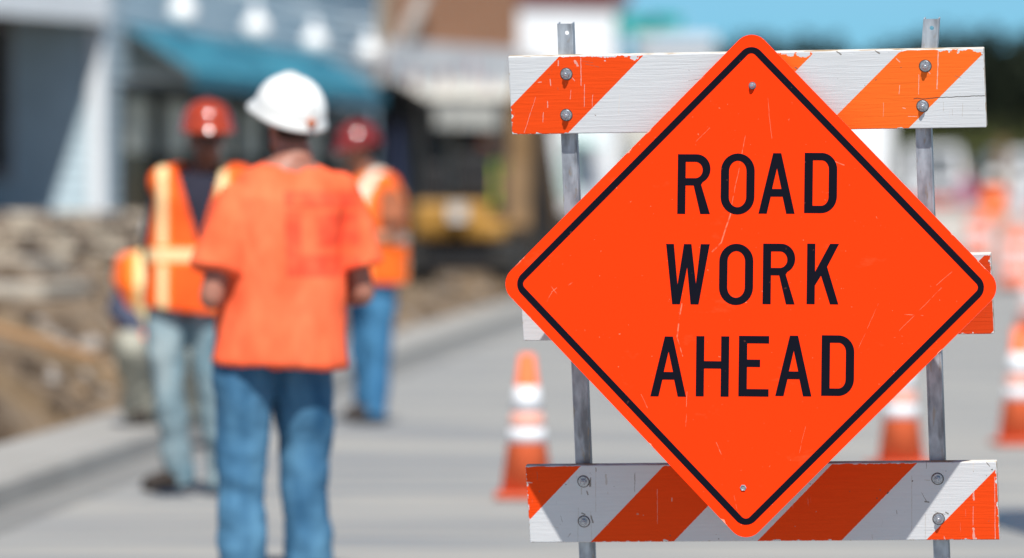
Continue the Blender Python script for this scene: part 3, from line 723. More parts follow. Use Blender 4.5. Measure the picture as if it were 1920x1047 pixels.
def person(label, loc, rz, J, mats, hat=None, hat_kw={}, vest=None, vest_kw={}, sleeves='short', glasses=False, vox=0.009, hair=True, bulk=1.0, shirt_z=0.80, seed=0, gloves=None, hand_curl=0.5, group='road workers on the site'):
    root = thing('person', label, 'person', loc, rz, group)
    g = lambda k: V(J[k])
    pel, chest, neck, head = g('pel'), g('chest'), g('neck'), g('head')
    side = V(J.get('side', (1, 0, 0)))
    # body: one continuous skin
    b = MB()
    mid_ = (pel + chest) / 2
    b.loft([(pel - (mid_ - pel).normalized() * 0.08, .13, .10), (pel, .155, .11), (mid_, .14, .10), (chest, .165, .115), (chest + (neck - chest) * 0.6, .15, .09), (neck, .06, .06)], side=side)
    b.limb([neck - (head - neck) * 0.15, neck + (head - neck) * 0.55], [0.062, 0.056])
    hy = J.get('head_yaw', 0); hp = J.get('head_pitch', 0)
    HR = Matrix.Rotation(hy, 3, 'Z') @ Matrix.Rotation(hp, 3, 'X')
    hd = lambda x_, y_, z_: head + HR @ V((x_, y_, z_))
    b.ell(hd(0, 0.01, 0.035), (0.076, 0.096, 0.09), 20, HR); b.ell(hd(0, -0.018, -0.045), (0.058, 0.068, 0.068), 18, HR)
    b.ell(hd(0, -0.06, -0.085), (0.026, 0.024, 0.02), 12, HR)
    b.limb([hd(0, -0.084, 0.02), hd(0, -0.104, -0.018)], [0.010, 0.015], 10); b.ell(hd(0, -0.088, 0.028), (0.045, 0.014, 0.010), 12, HR)
    b.limb([hd(-0.02, -0.084, -0.05), hd(0.02, -0.084, -0.05)], [0.009, 0.009], 10)
    for s_ in (-1, 1): b.ell(hd(s_ * 0.078, 0.012, 0.0), (0.010, 0.020, 0.032), 12, HR)
    for s_, q in ((-1, 'L'), (1, 'R')):
        sh, el, wr = g('sh' + q), g('el' + q), g('wr' + q)
        b.limb([sh - V((0, 0, .03)), sh.lerp(el, .5), el, el.lerp(wr, .35), wr], [.050, .052, .046, .045, .029])
        hdv = V(J.get('hd' + q, wr - el)); pn = V(J.get('pn' + q, (-s_, 0, 0)))
        add_hand(b, wr, hdv, pn, s_, hand_curl)
        hp_, kn, an = g('hip' + q), g('kn' + q), g('an' + q)
        b.limb([hp_, hp_.lerp(kn, .5), kn, kn.lerp(an, .35), an], [.090, .076, .056, .055, .038])
        b.limb([an - V((0, 0, 0.03)), an + V(J.get('toe' + q, (0, -0.15, -0.04)))], [.036, .03])
    link('body', remesh(b, min(vox, 0.007) if vox < 0.01 else vox, 3), mats['skin'], root, smooth=True)
    # trousers
    t = MB(); ax = (mid_ - pel).normalized()
    t.loft([(pel - ax * 0.10, .14 * bulk, .12 * bulk), (pel, .170 * bulk, .128 * bulk), (pel + ax * 0.06, .160 * bulk, .118 * bulk)], side=side)
    for q in 'LR':
        hp_, kn, an = g('hip' + q), g('kn' + q), g('an' + q)
        t.limb([hp_ - V((0, 0, .04)), hp_.lerp(kn, .4), kn, kn.lerp(an, .4)], [.096 * bulk, .106 * bulk, .085 * bulk, .082 * bulk])
        t.tube([kn.lerp(an, .3), an - V((0, 0, .05))], [.078 * bulk, .080 * bulk], 18)
    tm = wrinkle(remesh(t, vox, 6), 0.018, 5, (1.3, 1.3, 1.2), seed)
    wrinkle(tm, 0.004, 13, (1, 1, 1.3), seed + 4)
    link('trousers', tm, mats['trousers'], root, smooth=True)
    # boots
    for q in 'LR':
        an = g('an' + q); toe = V(J.get('toe' + q, (0, -0.15, -0.04))); k = MB()
        k.limb([an + V((0, 0, 0.06)), an - V((0, 0, 0.02)) - toe.normalized() * 0.02, an + toe * 0.6 + V((0, 0, .0)), an + toe], [.054, .052, .046, .040])
        bt = link('boot', remesh(k, 0.010, 3), mats.get('boots', BOOT), root, smooth=True)
    # shirt
    s = MB(); B = bulk
    hem = pel + ax * (shirt_z - pel.z) if 'hem' not in J else g('hem')
    s.loft([(hem, .225 * B, .175 * B), (hem.lerp(chest, .35), .205 * B, .165 * B), (hem.lerp(chest, .75), .20 * B, .155 * B), (chest + (neck - chest) * .25, .205 * B, .145 * B), (chest + (neck - chest) * .62, .17 * B, .115), (neck - (neck - chest) * .08, .085, .075)], side=side)
    for q in 'LR':
        sh, el, wr = g('sh' + q), g('el' + q), g('wr' + q)
        s.tube([neck.lerp(sh, .30) - V((0, 0, .055)), sh - V((0, 0, .035))], [.072, .070], 16)
        if sleeves == 'short':
            s.limb([sh - V((0, 0, .03)), sh.lerp(el, .45)], [.072 * B, .078 * B]); s.tube([sh.lerp(el, .4), sh.lerp(el, .76)], [.080 * B, .092 * B], 18)
        else:
            s.limb([sh - V((0, 0, .02)), sh.lerp(el, .5), el, wr.lerp(el, .1)], [.070, .066, .058, .046])
    shm = wrinkle(remesh(s, vox, 14), 0.019, 5, (1, 1, .6), seed + 1)
    wrinkle(shm, 0.006, 13, (1.4, 1.4, .6), seed + 2)
    link('shirt', shm, mats['shirt'], root, smooth=True)
    if vest:
        v = MB(); o = 0.034; vh = V(J.get('vhem', hem))
        v.loft([(vh, .20 * B + o, .145 * B + o), (vh.lerp(chest, .5), .195 * B + o, .15 * B + o), (chest + (neck - chest) * .25, .20 * B + o, .145 * B + o), (chest + (neck - chest) * .66, .17 * B + o, .115 + o), (neck, .10, .085)], side=side)
        for q in 'LR': v.limb([g('sh' + q).lerp(neck, .45), g('sh' + q).lerp(neck, .05)], [.078, .092])
        vm = wrinkle(remesh(v, vox, 10), 0.010, 6, (1, 1, .9), seed + 3)
        import bmesh
        bm = bmesh.new(); bm.from_mesh(vm); kill = []
        for f in bm.faces:
            c_ = f.calc_center_median(); u = c_ - chest
            if vest_kw.get('v') and u.y < 0.02 and abs(c_.x - chest.x) < (c_.z - vest_kw['v']) * 0.30: kill.append(f)
            if (c_ - neck).length < 0.085: kill.append(f)
        bmesh.ops.delete(bm, geom=list(set(kill)), context='FACES'); bm.to_mesh(vm); bm.free()
        vo = link('vest', vm, vest, root, smooth=True)
        so_ = vo.modifiers.new('thick', 'SOLIDIFY'); so_.thickness = 0.006
    if hat:
        hk = dict(hat_kw); hard_hat(root, hd(0, 0.0, 0.065) , hy + hk.pop('yaw', 0), hp + hk.pop('tilt', 0), hat, **hk)
    if hair:
        k = MB(); k.ell(hd(0, 0.03, 0.03), (0.082, 0.086, 0.085), 18, HR); link('hair', k.data('hair'), HAIR, root, smooth=True)
    if glasses:
        k = MB()
        for s_ in (-1, 1): k.ell(hd(s_ * 0.032, -0.098, 0.012), (0.028, 0.008, 0.018), 14, HR)
        k.tube([hd(-0.085, 0.01, 0.015), hd(-0.068, -0.085, 0.018), hd(0, -0.105, 0.018), hd(0.068, -0.085, 0.018), hd(0.085, 0.01, 0.015)], 0.004, 6)
        k.build('sunglasses', GLASSES, root, smooth=True)
    elif vox < 0.012:
        for s_ in (-1, 1):
            k = MB(); k.ell(hd(s_ * 0.031, -0.083, 0.010), (0.013, 0.009, 0.008), 12, HR); k.build('eye', EYE, root, smooth=True)
    if gloves:
        for s_, q in ((-1, 'L'), (1, 'R')):
            k = MB(); add_hand(k, g('wr' + q), V(J.get('hd' + q, g('wr' + q) - g('el' + q))), V(J.get('pn' + q, (-s_, 0, 0))), s_, hand_curl, 1.15)
            link('glove', remesh(k, 0.006, 1), gloves, root, smooth=True)
    return root
def at(px, d): return (W(px, 390, d).x, d, 0)
def place(px, d):
    x_ = W(px, 390, d).x; return V((x_, d, ground_at(x_, d)))

# worker 1: back to the camera, turned a little to the left, hands together in front
def std(**kw):
    J = dict(pel=(0, 0, .98), chest=(0, .0, 1.32), neck=(0, 0.02, 1.53), head=(0, -.01, 1.68), shL=(-.19, .01, 1.45), shR=(.19, .01, 1.45),
             elL=(-.25, .04, 1.15), elR=(.25, .04, 1.15), wrL=(-.24, -.06, .90), wrR=(.24, -.06, .90), hipL=(-.095, 0, .92), hipR=(.095, 0, .92),
             knL=(-.10, -.02, .50), knR=(.10, -.02, .50), anL=(-.11, .02, .10), anR=(.11, .02, .10))
    J.update(kw); return J
sh1 = Mat('salmon_orange_tee', 0.9, 0.12)
n = sh1.noise(7, 4, (1, 1, .5)); c = sh1.mix(step(n, 0.3, 0.7), (0.93, 0.115, 0.042), (1.0, 0.20, 0.085))
X_, Z_ = sh1.x, sh1.z
def rect(x0, x1, z0, z1): return (X_ > x0) * (X_ < x1) * (Z_ > z0) * (Z_ < z1)
bk_ = rect(-.30, .01, 1.35, 1.41).max(rect(-.05, .01, 1.10, 1.34)).max(rect(-.29, -.11, 1.21, 1.33)).max(rect(-.29, -.03, 1.10, 1.18)) * (sh1.y > 0)
pn_ = step(sh1.noise(22, 3), 0.30, 0.55)
sh1.base(sh1.mix(bk_ * (pn_ * .6 + .2) * 0.7, c, (0.85, 0.045, 0.03))); TEE = sh1.m
P1 = person('heavy-set worker seen from behind in a white hard hat, orange tee shirt and jeans', place(514, 20.0), R(180 + 20),
   std(chest=(-.04, .0, 1.33), neck=(-.075, .02, 1.54), head=(-.065, -.02, 1.635), head_yaw=R(14), head_pitch=R(-4),
       shL=(-.24, .01, 1.435), shR=(.14, .01, 1.40), elL=(-.325, .03, 1.04), elR=(.25, .05, 1.03), wrL=(-.17, -.22, 1.02), wrR=(.10, -.22, 1.03),
       hdL=(.9, -.4, .1), hdR=(-.9, -.4, .1), pnL=(0, .9, .2), pnR=(0, .9, .2), pel=(-.015, 0, .97), hem=(-.018, 0, .775),
       hipL=(-.105, 0, .90), hipR=(.105, 0, .90), knL=(-.125, -.04, .50), knR=(.125, .0, .50), anL=(-.135, .0, .10), anR=(.14, .04, .10)),
   dict(skin=SKIN_D, shirt=TEE, trousers=denim('blue_denim', (0.026, 0.095, 0.19), (0.115, 0.27, 0.41))),
   hat=simple('white_hat_plastic', (0.82, 0.82, 0.80), 0.3, 0.03, 3, 0.5), hat_kw=dict(tilt=R(-18), size=1.04, knob=simple('knob_orange', (0.5, 0.12, 0.03))), bulk=1.12, shirt_z=0.77, seed=3, vox=0.009)
# worker 2: facing the camera, sunglasses, open-necked vest
VEST2 = vest_mat('orange_vest_cloth', (0.140, 0.020), (1.13, 0.028), org=(0.95, 0.10, 0.012), lime=(0.95, 0.26, 0.03))
P2 = person('worker facing the camera in a red hard hat, dark glasses and orange vest', place(360, 25.9), R(4),
   std(pel=(-.03, 0, .98), chest=(.03, 0, 1.33), neck=(.065, .02, 1.53), head=(.07, -.02, 1.665), head_yaw=R(8),
       shL=(-.125, .01, 1.46), shR=(.22, .01, 1.46), elL=(-.17, .03, 1.16), elR=(.29, .02, 1.17), wrL=(-.17, -.03, .92), wrR=(.2, -.2, 1.06),
       hipL=(-.125, 0, .92), hipR=(.065, 0, .92), knL=(-.11, -.05, .50), knR=(.10, -.03, .50), anL=(-.05, .0, .10), anR=(.14, .02, .10), toeL=(-.15, -.10, -.04), toeR=(.06, -.14, -.04), hem=(-.02, 0, .93), vhem=(-.02, 0, .86)),
   dict(skin=skin('brown_skin', (0.20, 0.075, 0.045)), shirt=cloth('navy_jersey', (0.025, 0.025, 0.04)), trousers=denim('pale_denim', (0.10, 0.19, 0.24), (0.36, 0.42, 0.43), 5)),
   hat=simple('red_hat_plastic', (0.36, 0.040, 0.010), 0.13, 0.06, 3, 1.0), hat_kw=dict(size=1.0), vest=VEST2, vest_kw=dict(v=1.17), sleeves='long', glasses=True, seed=9, bulk=.93)
# worker 3: side on, facing left
VEST3 = vest_mat('vest_with_silver_yoke', (0.150, 0.030), (1.16, 0.030), silver=(0.90, 0.80, 0.70), lime=(1.0, 0.36, 0.07))
P3 = person('side-on worker in a dark red hard hat, orange vest and blue jeans', place(699, 34.5), R(-62),
   std(chest=(0, .01, 1.35), neck=(0, -.05, 1.57), head=(0, -.09, 1.69), head_pitch=R(10), head_yaw=R(-10),
       shL=(-.20, .0, 1.47), shR=(.20, .0, 1.47), elL=(-.25, .02, 1.18), elR=(.25, .02, 1.18), wrL=(-.14, -.24, 1.12), wrR=(.14, -.24, 1.12),
       hipL=(-.10, 0, .92), hipR=(.10, 0, .92), anL=(-.13, .04, .10), anR=(.13, -.06, .10), vhem=(0, .01, .88), hem=(0, .01, .95)),
   dict(skin=SKIN_M, shirt=cloth('grey_tee', (0.35, 0.12, 0.06)), trousers=denim('deep_denim', (0.03, 0.12, 0.25), (0.07, 0.22, 0.38), 8)),
   hat=simple('maroon_hat_plastic', (0.20, 0.016, 0.010), 0.13, 0.06, 3, 1.0), vest=VEST3, vest_kw={}, seed=14, bulk=1.08)
# worker 4: bent over behind worker 2
VEST4 = vest_mat('vest_with_yellow_stripe', (0.11, 0.032), None, silver=(0.95, 0.74, 0.38))
P4 = person('crouching worker in a white hard hat and yellow-striped orange vest, behind the one in sunglasses', place(310, 31.0), R(0),
   std(pel=(0, .12, .60), chest=(0, .02, .85), neck=(.01, -.04, 1.04), head=(.02, -.09, 1.15), head_pitch=R(18),
       shL=(-.18, -.02, .96), shR=(.18, -.02, .96), elL=(-.23, -.08, .70), elR=(.25, -.06, .70), wrL=(-.10, -.24, .57), wrR=(.10, -.25, .57), hdL=(.1, -.3, -1), hdR=(-.1, -.3, -1),
       hipL=(-.10, .10, .57), hipR=(.10, .10, .57), knL=(-.14, -.26, .47), knR=(.14, -.26, .47), anL=(-.12, -.02, .10), anR=(.12, -.02, .10), hem=(0, .10, .62), vhem=(0, .10, .60)),
   dict(skin=SKIN_M, shirt=cloth('navy_sweatshirt', (0.06, 0.07, 0.11)), trousers=cloth('pale_khaki', (0.36, 0.35, 0.29))),
   hat=simple('second_white_hat_plastic', (0.8, 0.8, 0.8), 0.3, 0.03, 3, 0.5), vest=VEST4, vest_kw={}, sleeves='long', seed=21, gloves=simple('red_glove', (0.65, 0.05, 0.02)), hair=False, bulk=1.22)
P4.scale = (1.08, 1.08, .93)

# ------------------------------------------------------------------ clapboard house with teal awnings
PALE = simple('pale_blue_clapboard', (0.48, 0.60, 0.67), 0.6, 0.06, 3)
TRIM = simple('white_trim_paint', (0.72, 0.76, 0.80), 0.5, 0.05, 3)
DARK = simple('dark_frame_and_shade', (0.014, 0.014, 0.016), 0.5)  # frames; also carries the shade of interior sheets and porch blockers
ROOFM = simple('grey_shingle', (0.12, 0.12, 0.13), 0.9, .3, 8)
gl = Mat('shop_glass', 0.12, 0.22); n = gl.noise(0.8, 3); gl.base(gl.mix(n, (0.015, 0.017, 0.018), (0.03, 0.034, 0.03))); GLASS = gl.m
CURT = simple('pale_curtain', (0.62, 0.63, 0.56), 0.9, .25, 3, stretch=(14, 14, 0.5))
PORCHW = simple('shaded_siding', (0.16, 0.17, 0.21), 0.7, .1, 3)  # unused darker siding with the porch shade mixed into its colour
HC = V((-4.5, 60.0, 0)); fd = V((0.143, 1, 0)).normalized(); fn = V((fd.y, -fd.x, 0)); HB = 1.0   # facade direction, outward normal, base level
def hp(s, o, z): return HC + fd * s + fn * o + V((0, 0, z))
house = thing('clapboard_house', 'pale blue clapboard building with white corner board, covered porch and dark shop windows', 'building', HC)
def hbuild(mb, name, m, par=None, **k):
    for i, v in enumerate(mb.v): mb.v[i] = v - HC
    return mb.build(name, m, par or house, **k)
def siding(mb, a, b, z0, z1, nrm_, step_=0.14):
    z = z0
    while z < z1 - 0.01:
        h = min(step_, z1 - z); lo, hi = nrm_ * 0.024, nrm_ * 0.006
        mb.add([a + V((0, 0, z)) + lo, b + V((0, 0, z)) + lo, b + V((0, 0, z + h)) + hi, a + V((0, 0, z + h)) + hi,
                a + V((0, 0, z)) - nrm_ * 0.01, b + V((0, 0, z)) - nrm_ * 0.01], [(0, 1, 2, 3), (4, 5, 1, 0)])
        z += step_
LEN = 18.2
mb = MB(); siding(mb, hp(0.1, 0, 0), hp(LEN, 0, 0), 2.75, 6.2, fn); siding(mb, hp(0.1, 0, 0), hp(1.1, 0, 0), 0.9, 2.75, fn)
for s0, s1 in ((17.6, LEN),): siding(mb, hp(s0, 0, 0), hp(s1, 0, 0), 0.9, 2.75, fn)
mb.box(hp(LEN / 2, -0.12, 4.5), (0.16, LEN - .1, 3.4), Matrix.Rotation(-math.atan(0.143), 3, 'Z'))
hbuild(mb, 'side_wall', PALE)
mb = MB(); siding(mb, hp(0, -3.5, 0), hp(0, -0.1, 0), 0.9, 6.2, -fd); hbuild(mb, 'end_wall', PALE)
rotF = Matrix.Rotation(-math.atan(0.143), 3, 'Z')
mb = MB(); mb.box(hp(0.02, 0.0, 3.5), (0.17, 0.16, 5.4), rotF); hbuild(mb, 'corner_board', TRIM)
mb = MB()
mb.hull8([hp(-.5, .35, 6.1), hp(LEN, .35, 6.1), hp(LEN, -7, 6.1), hp(-.5, -7, 6.1), hp(-.5, .35, 6.2), hp(LEN, .35, 6.2), hp(LEN, -3, 7.8), hp(-.5, -3, 7.8)]); hbuild(mb, 'roof', ROOFM)
# shop front
mb = MB(); mb.box(hp(9.5, -0.45, 1.75), (0.05, 16.8, 2.2), rotF); hbuild(mb, 'shop_interior_shade', DARK)  # black sheet: the unlit room's darkness is in its colour
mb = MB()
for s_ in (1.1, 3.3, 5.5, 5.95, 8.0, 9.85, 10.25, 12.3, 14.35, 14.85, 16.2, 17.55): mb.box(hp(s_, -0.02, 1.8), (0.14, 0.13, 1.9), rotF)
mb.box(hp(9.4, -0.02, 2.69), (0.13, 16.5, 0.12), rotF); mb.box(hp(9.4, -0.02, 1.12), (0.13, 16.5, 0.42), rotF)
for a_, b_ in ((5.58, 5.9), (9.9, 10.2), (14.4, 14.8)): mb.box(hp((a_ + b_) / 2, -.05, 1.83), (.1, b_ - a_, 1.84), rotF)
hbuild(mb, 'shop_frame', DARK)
for a, b in ((1.17, 3.23), (3.37, 5.43), (6.02, 7.93), (8.07, 9.78), (10.32, 12.23), (12.37, 14.28), (14.92, 16.13), (16.27, 17.48)):
    mb = MB(); mb.box(hp((a + b) / 2, -0.05, 1.98), (0.02, b - a, 1.3), rotF); pw = hbuild(mb, 'shop_window', GLASS)
    c_ = MB(); c_.box(hp((a + b) / 2, -0.035, 2.28), (0.008, (b - a) * .72, 0.6), rotF); hbuild(c_, 'curtain', CURT, pw)
# end wall window with grey frame
mb = MB(); mb.box(hp(-0.03, -1.42, 2.52), (1.0, 0.08, 1.75), rotF); w_ = hbuild(mb, 'porch_window', simple('grey_frame_paint', (0.30, 0.31, 0.33)))
mb = MB(); mb.box(hp(-0.08, -1.42, 2.52), (0.78, 0.03, 1.5), rotF); hbuild(mb, 'pane', GLASS, w_)
# porch roof with white fascia; outer edge skewed to shape the diagonal wall shadow
e0, e1 = V((-4.40, 59.95, 0)), V((-4.40 - 0.50 * 3.4, 59.95 - 1.26 * 3.4, 0)); far = V((-9, 60.6, 0)); nl = V((-9.5, 55.5, 0))
z_ = 3.42
mb = MB(); mb.hull8([p + V((0, 0, z_)) for p in (e0, far, nl, e1)] + [p + V((0, 0, z_ + .12)) for p in (e0, far, nl, e1)]); hbuild(mb, 'porch_roof', ROOFM)
mb = MB(); mb.bar(e0 + V((0.02, 0, z_ + .10)), e1 + V((0.02, 0, z_ + .10)), 0.05, 0.32); mb.bar(e1 + V((0, 0, z_ + .10)), nl + V((0, 0, z_ + .10)), 0.05, 0.32); hbuild(mb, 'fascia', TRIM)
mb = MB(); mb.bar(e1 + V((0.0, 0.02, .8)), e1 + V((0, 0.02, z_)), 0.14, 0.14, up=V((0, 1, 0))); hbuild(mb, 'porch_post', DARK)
mb = MB(); mb.hull8([V((-8.2, 60.3, .9)), V((-8.0, 60.3, .9)), V((-8.3, 55.6, .9)), V((-8.5, 55.6, .9)), V((-8.2, 60.3, 3.4)), V((-8.0, 60.3, 3.4)), V((-8.3, 55.6, 3.4)), V((-8.5, 55.6, 3.4))]); hbuild(mb, 'sky_block_side', DARK)  # unseen wall added to shut sky light out of the porch
mb = MB(); mb.hull8([V((-8.4, 55.6, .7)), V((-6.2, 55.6, .7)), V((-6.2, 55.75, .7)), V((-8.4, 55.75, .7)), V((-8.4, 55.6, 3.4)), V((-6.2, 55.6, 3.4)), V((-6.2, 55.75, 3.4)), V((-8.4, 55.75, 3.4))]); hbuild(mb, 'sky_block_front', DARK)  # out-of-view wall added to block light entering the porch
mb = MB(); mb.hull8([V((-4.6, 59.9, .75)), V((-8.2, 60.3, .75)), V((-8.3, 55.8, .75)), V((-6.0, 55.8, .75)), V((-4.6, 59.9, .95)), V((-8.2, 60.3, .95)), V((-8.3, 55.8, .95)), V((-6.0, 55.8, .95))]); hbuild(mb, 'porch_floor', simple('darkened_porch_floor', (.07, .05, .04)))  # added floor, coloured dark to deepen the porch shade
# foundation
mb = MB(); mb.box(hp(9.1, -2.0, .45), (4.0, 18.2, 0.9), rotF); hbuild(mb, 'foundation', simple('foundation_stone', (0.3, 0.27, 0.24), .9))

# teal awnings
TEAL = Mat('teal_canvas', 0.75, 0.2); n = TEAL.noise(2.5, 4, (1, .4, 1)); TEAL.base(TEAL.mix(step(n, .3, .7), (0.022, 0.13, 0.20), (0.05, 0.24, 0.33))); TEAL = TEAL.m
for s0, s1, lab in ((1.2, 6.6, 'teal canvas awning nearest the white corner board of the clapboard house'), (6.8, 14.0, 'long teal canvas awning further along the clapboard house')):
    t = thing('awning', lab, 'awning', hp((s0 + s1) / 2, 0.05, 2.7), group='teal awnings on the clapboard house'); o_ = V(t.location)
    def ab(mb, name, m):
        for i, v in enumerate(mb.v): mb.v[i] = v - o_
        return mb.build(name, m, t)
    z1, z0, pr = 3.37, 2.86, 0.82
    mb = MB(); th = V((0, 0, 0.012))
    mb.hull8([hp(s0, .03, z1), hp(s1, .03, z1), hp(s1, pr, z0), hp(s0, pr, z0)] + [p + th for p in (hp(s0, .03, z1), hp(s1, .03, z1), hp(s1, pr, z0), hp(s0, pr, z0))]); ab(mb, 'canopy', TEAL)
    mb = MB(); mb.hull8([hp(s0, pr, z0 - .17), hp(s1, pr, z0 - .17), hp(s1, pr + .01, z0 - .17), hp(s0, pr + .01, z0 - .17), hp(s0, pr, z0 + .01), hp(s1, pr, z0 + .01), hp(s1, pr + .01, z0 + .01), hp(s0, pr + .01, z0 + .01)])
    ab(mb, 'valance', TEAL)
    for s_ in (s0 + .02, (s0 + s1) / 2, s1 - .02):
        mb = MB(); mb.tube([hp(s_, .05, z0 - .1), hp(s_, pr - .02, z0 - .02), hp(s_, .05, z1 - .03)], 0.014, 8); ab(mb, 'bracket', STEEL)
# white globe lamps above the awnings
GLOBE = simple('opal_globe', (0.86, 0.86, 0.86), 0.25, .02, 3, .5)
def make_lamp():
    t = thing('wall_lamp', '', 'lamp', group='white globe lamps over the awnings')
    mb = MB(); mb.ell((0, 0, -.02), (.17, .17, .17), 24); mb.build('globe', GLOBE, t, smooth=True)
    mb = MB(); mb.lathe((0, 0, 0), [(.075, .10), (.07, .2), (.045, .27), (.01, .28)], 20); mb.build('cap', TRIM, t, smooth=True)
    mb = MB(); mb.tube([(0, 0, .27), (0, 0, .36), (-.06, 0, .42), (-.20, 0, .44), (-.42, 0, .40)], .014, 8); mb.build('arm', TRIM, t, smooth=True)
    return t
l0 = make_lamp()
for i, (px, py, d) in enumerate([(342, 22, 62.5), (480, 52, 67), (590, 78, 70.9), (692, 98, 75)]):
    lab = ['first and nearest', 'second', 'third', 'fourth and farthest'][i] + ' white globe lamp over the teal awnings, counted from the white corner board'
    if i == 0: l0.location = W(px, py, d); l0.rotation_euler = (0, 0, -math.atan(.143)); l0['label'] = lab
    else: dup(l0, W(px, py, d), -math.atan(.143), lab)
# stone wall under the house
SM = Mat('field_stone', 0.9, 0.15); n = SM.noise(3.2, 4, rough=.6); n2 = SM.noise(14, 4)
SM.base(SM.mix(step(n, .38, .62), SM.mix(n2, (0.16, 0.115, 0.085), (0.26, 0.20, 0.155)), (0.44, 0.37, 0.29))); SM = SM.m
SM2 = simple('pale_stone', (0.50, 0.43, 0.34), .9, .2, 5); SM3 = simple('dark_stone', (0.09, 0.065, 0.05), .9, .3, 5)
wl = thing('stone_wall', 'low rubble stone wall in front of the clapboard house, tan and grey', 'wall', hp(6, .6, .5)); o_ = V(wl.location)
mb = MB(); r2 = random.Random(3)
for row in range(4):
    s_ = -6.5
    while s_ < 12:
        w = r2.uniform(.22, .5); z = .62 + row * .17 - (s_ < 0) * 0.0
        mb.ell(hp(s_ + w / 2, (0.62 if s_ > 0 else .62) + r2.uniform(-.05, .05) - row * .06, z + .08) - o_, (.14, w * .52, .10), 10, rotF @ Matrix.Rotation(r2.uniform(-.2, .2), 3, 'X'))
        s_ += w
for i in range(70):
    mb.ell(hp(r2.uniform(-7, 8), r2.uniform(.8, 1.5), r2.uniform(.55, .70)) - o_, (r2.uniform(.06, .16), r2.uniform(.08, .2), r2.uniform(.05, .1)), 8, Matrix.Rotation(r2.uniform(-1, 1), 3, 'Z'))
mb.mi = [(i // 57) % 3 if False else 0 for i in mb.mi]; so_b = mb.build('stones', [SM, SM2, SM3], wl)
for i, pl in enumerate(so_b.data.polygons): pl.material_index = (0, 1, 2, 1, 0, 2, 2)[hash((round(pl.center.x * 3), round(pl.center.y * 2.2), round(pl.center.z * 6))) % 7]
mb = MB(); mb.hull8([hp(-6.6, .5, .3) - o_, hp(12, .5, .3) - o_, hp(12, .12, .3) - o_, hp(-6.6, .12, .3) - o_, hp(-6.6, .5, 1.22) - o_, hp(12, .5, 1.22) - o_, hp(12, .12, 1.22) - o_, hp(-6.6, .12, 1.22) - o_])
mb.build('wall_core', SM, wl)
# pale paving slabs at the far left and a plank
mb = MB()
slab = simple('old_paving', (0.42, 0.38, 0.32), .9, .12, 3)
for i in range(3):
    p = W(10, 505 + i * 26, 50 - i * 3.5); mb.box(p + V((-.35 + .1 * i, 0, .05)), (1.5 - .1 * i, 1.7, .10), rotF)
struct(mb.build('terrace_paving', slab, bevel=.01))
mb = MB(); a, b = W(-25, 612, 37), W(180, 672, 36.2)
mb.bar(a, b, .09, .05); pk = mb.build('plank', simple('raw_timber', (0.40, 0.23, 0.11), .8, .2, 10), bevel=.004); tag(pk, 'long raw timber plank lying across the dug brown earth', 'plank')

# ------------------------------------------------------------------ brick shop with pale fascia, bunting, cream awning
BR = Mat('tan_brick', 0.85, 0.2); bt = BR.nt.nodes.new('ShaderNodeTexBrick'); mp = BR.nt.nodes.new('ShaderNodeMapping'); mp.inputs['Rotation'].default_value = (R(90), 0, 0)
BR.nt.links.new(BR.tc.outputs['Object'], mp.inputs[0]); BR.nt.links.new(mp.outputs[0], bt.inputs[0])
bt.inputs['Color1'].default_value = (0.42, 0.19, 0.10, 1); bt.inputs['Color2'].default_value = (0.33, 0.145, 0.075, 1); bt.inputs['Mortar'].default_value = (0.34, 0.27, 0.2, 1)
bt.inputs['Scale'].default_value = 4.5; BR.base(bt.outputs[0]); BR = BR.m
CREAM = simple('cream_canvas', (0.62, 0.60, 0.54), .8, .08, 2); FASC = simple('pale_fascia', (0.55, 0.56, 0.58), .6, .12, 1.5)
A0, A1 = W(716, 390, 86), W(972, 390, 91)
bd = (A1 - A0); bd.z = 0; BL = bd.length; bd.normalize(); bn = V((bd.y, -bd.x, 0)); 
def bp(s, o, z): return A0 * 1.0 + bd * s + bn * o + V((0, 0, z - A0.z))
rotB = Matrix.Rotation(-math.atan2(bd.x, bd.y), 3, 'Z')
shop = thing('brick_shop', 'tan brick shop with pale fascia and dark open front, beyond the clapboard house', 'building', (A0.x, A0.y, 0)); o_ = V(shop.location)
def sb2(mb, name, m, par=None):
    for i, v in enumerate(mb.v): mb.v[i] = v - o_
    return mb.build(name, m, par or shop)
def slabx(s0, s1, z0, z1, o0, o1):
    mb = MB(); mb.hull8([bp(s0, o1, z0), bp(s1, o1, z0), bp(s1, o0, z0), bp(s0, o0, z0), bp(s0, o1, z1), bp(s1, o1, z1), bp(s1, o0, z1), bp(s0, o0, z1)]); return mb
mb = slabx(0, BL, 3.95, 8.0, -8, 0)
sb2(mb, 'brick_wall', BR)
sb2(slabx(-.05, .32, 3.3, 8.02, -8, .03), 'end_pier', simple('tan_render', (0.36, 0.29, 0.22), .85, .1, 2))
sb2(slabx(0, BL, 3.35, 3.95, -8, .12), 'fascia', FASC)
sb2(slabx(.3, BL - .1, .3, 3.3, -2.2, -2.0), 'shop_interior_shade', DARK)  # shade inside the open front, painted as a near-black slab
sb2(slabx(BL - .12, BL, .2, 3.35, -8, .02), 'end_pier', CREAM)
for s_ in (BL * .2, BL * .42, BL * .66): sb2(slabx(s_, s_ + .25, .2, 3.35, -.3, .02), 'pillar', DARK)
sb2(slabx(BL * .02 + .5, BL * .02 + .9, .4, 2.7, -.1, -.04), 'navy_door', simple('navy_door_paint', (0.03, 0.04, 0.09)))
mb = MB(); mb.bar(bp(.6, .1, 3.95), bp(1.4, .1, 4.75), .05, .22, up=bn); sb2(mb, 'stair_flashing', simple('grey_flashing', (0.28, 0.27, 0.26)))
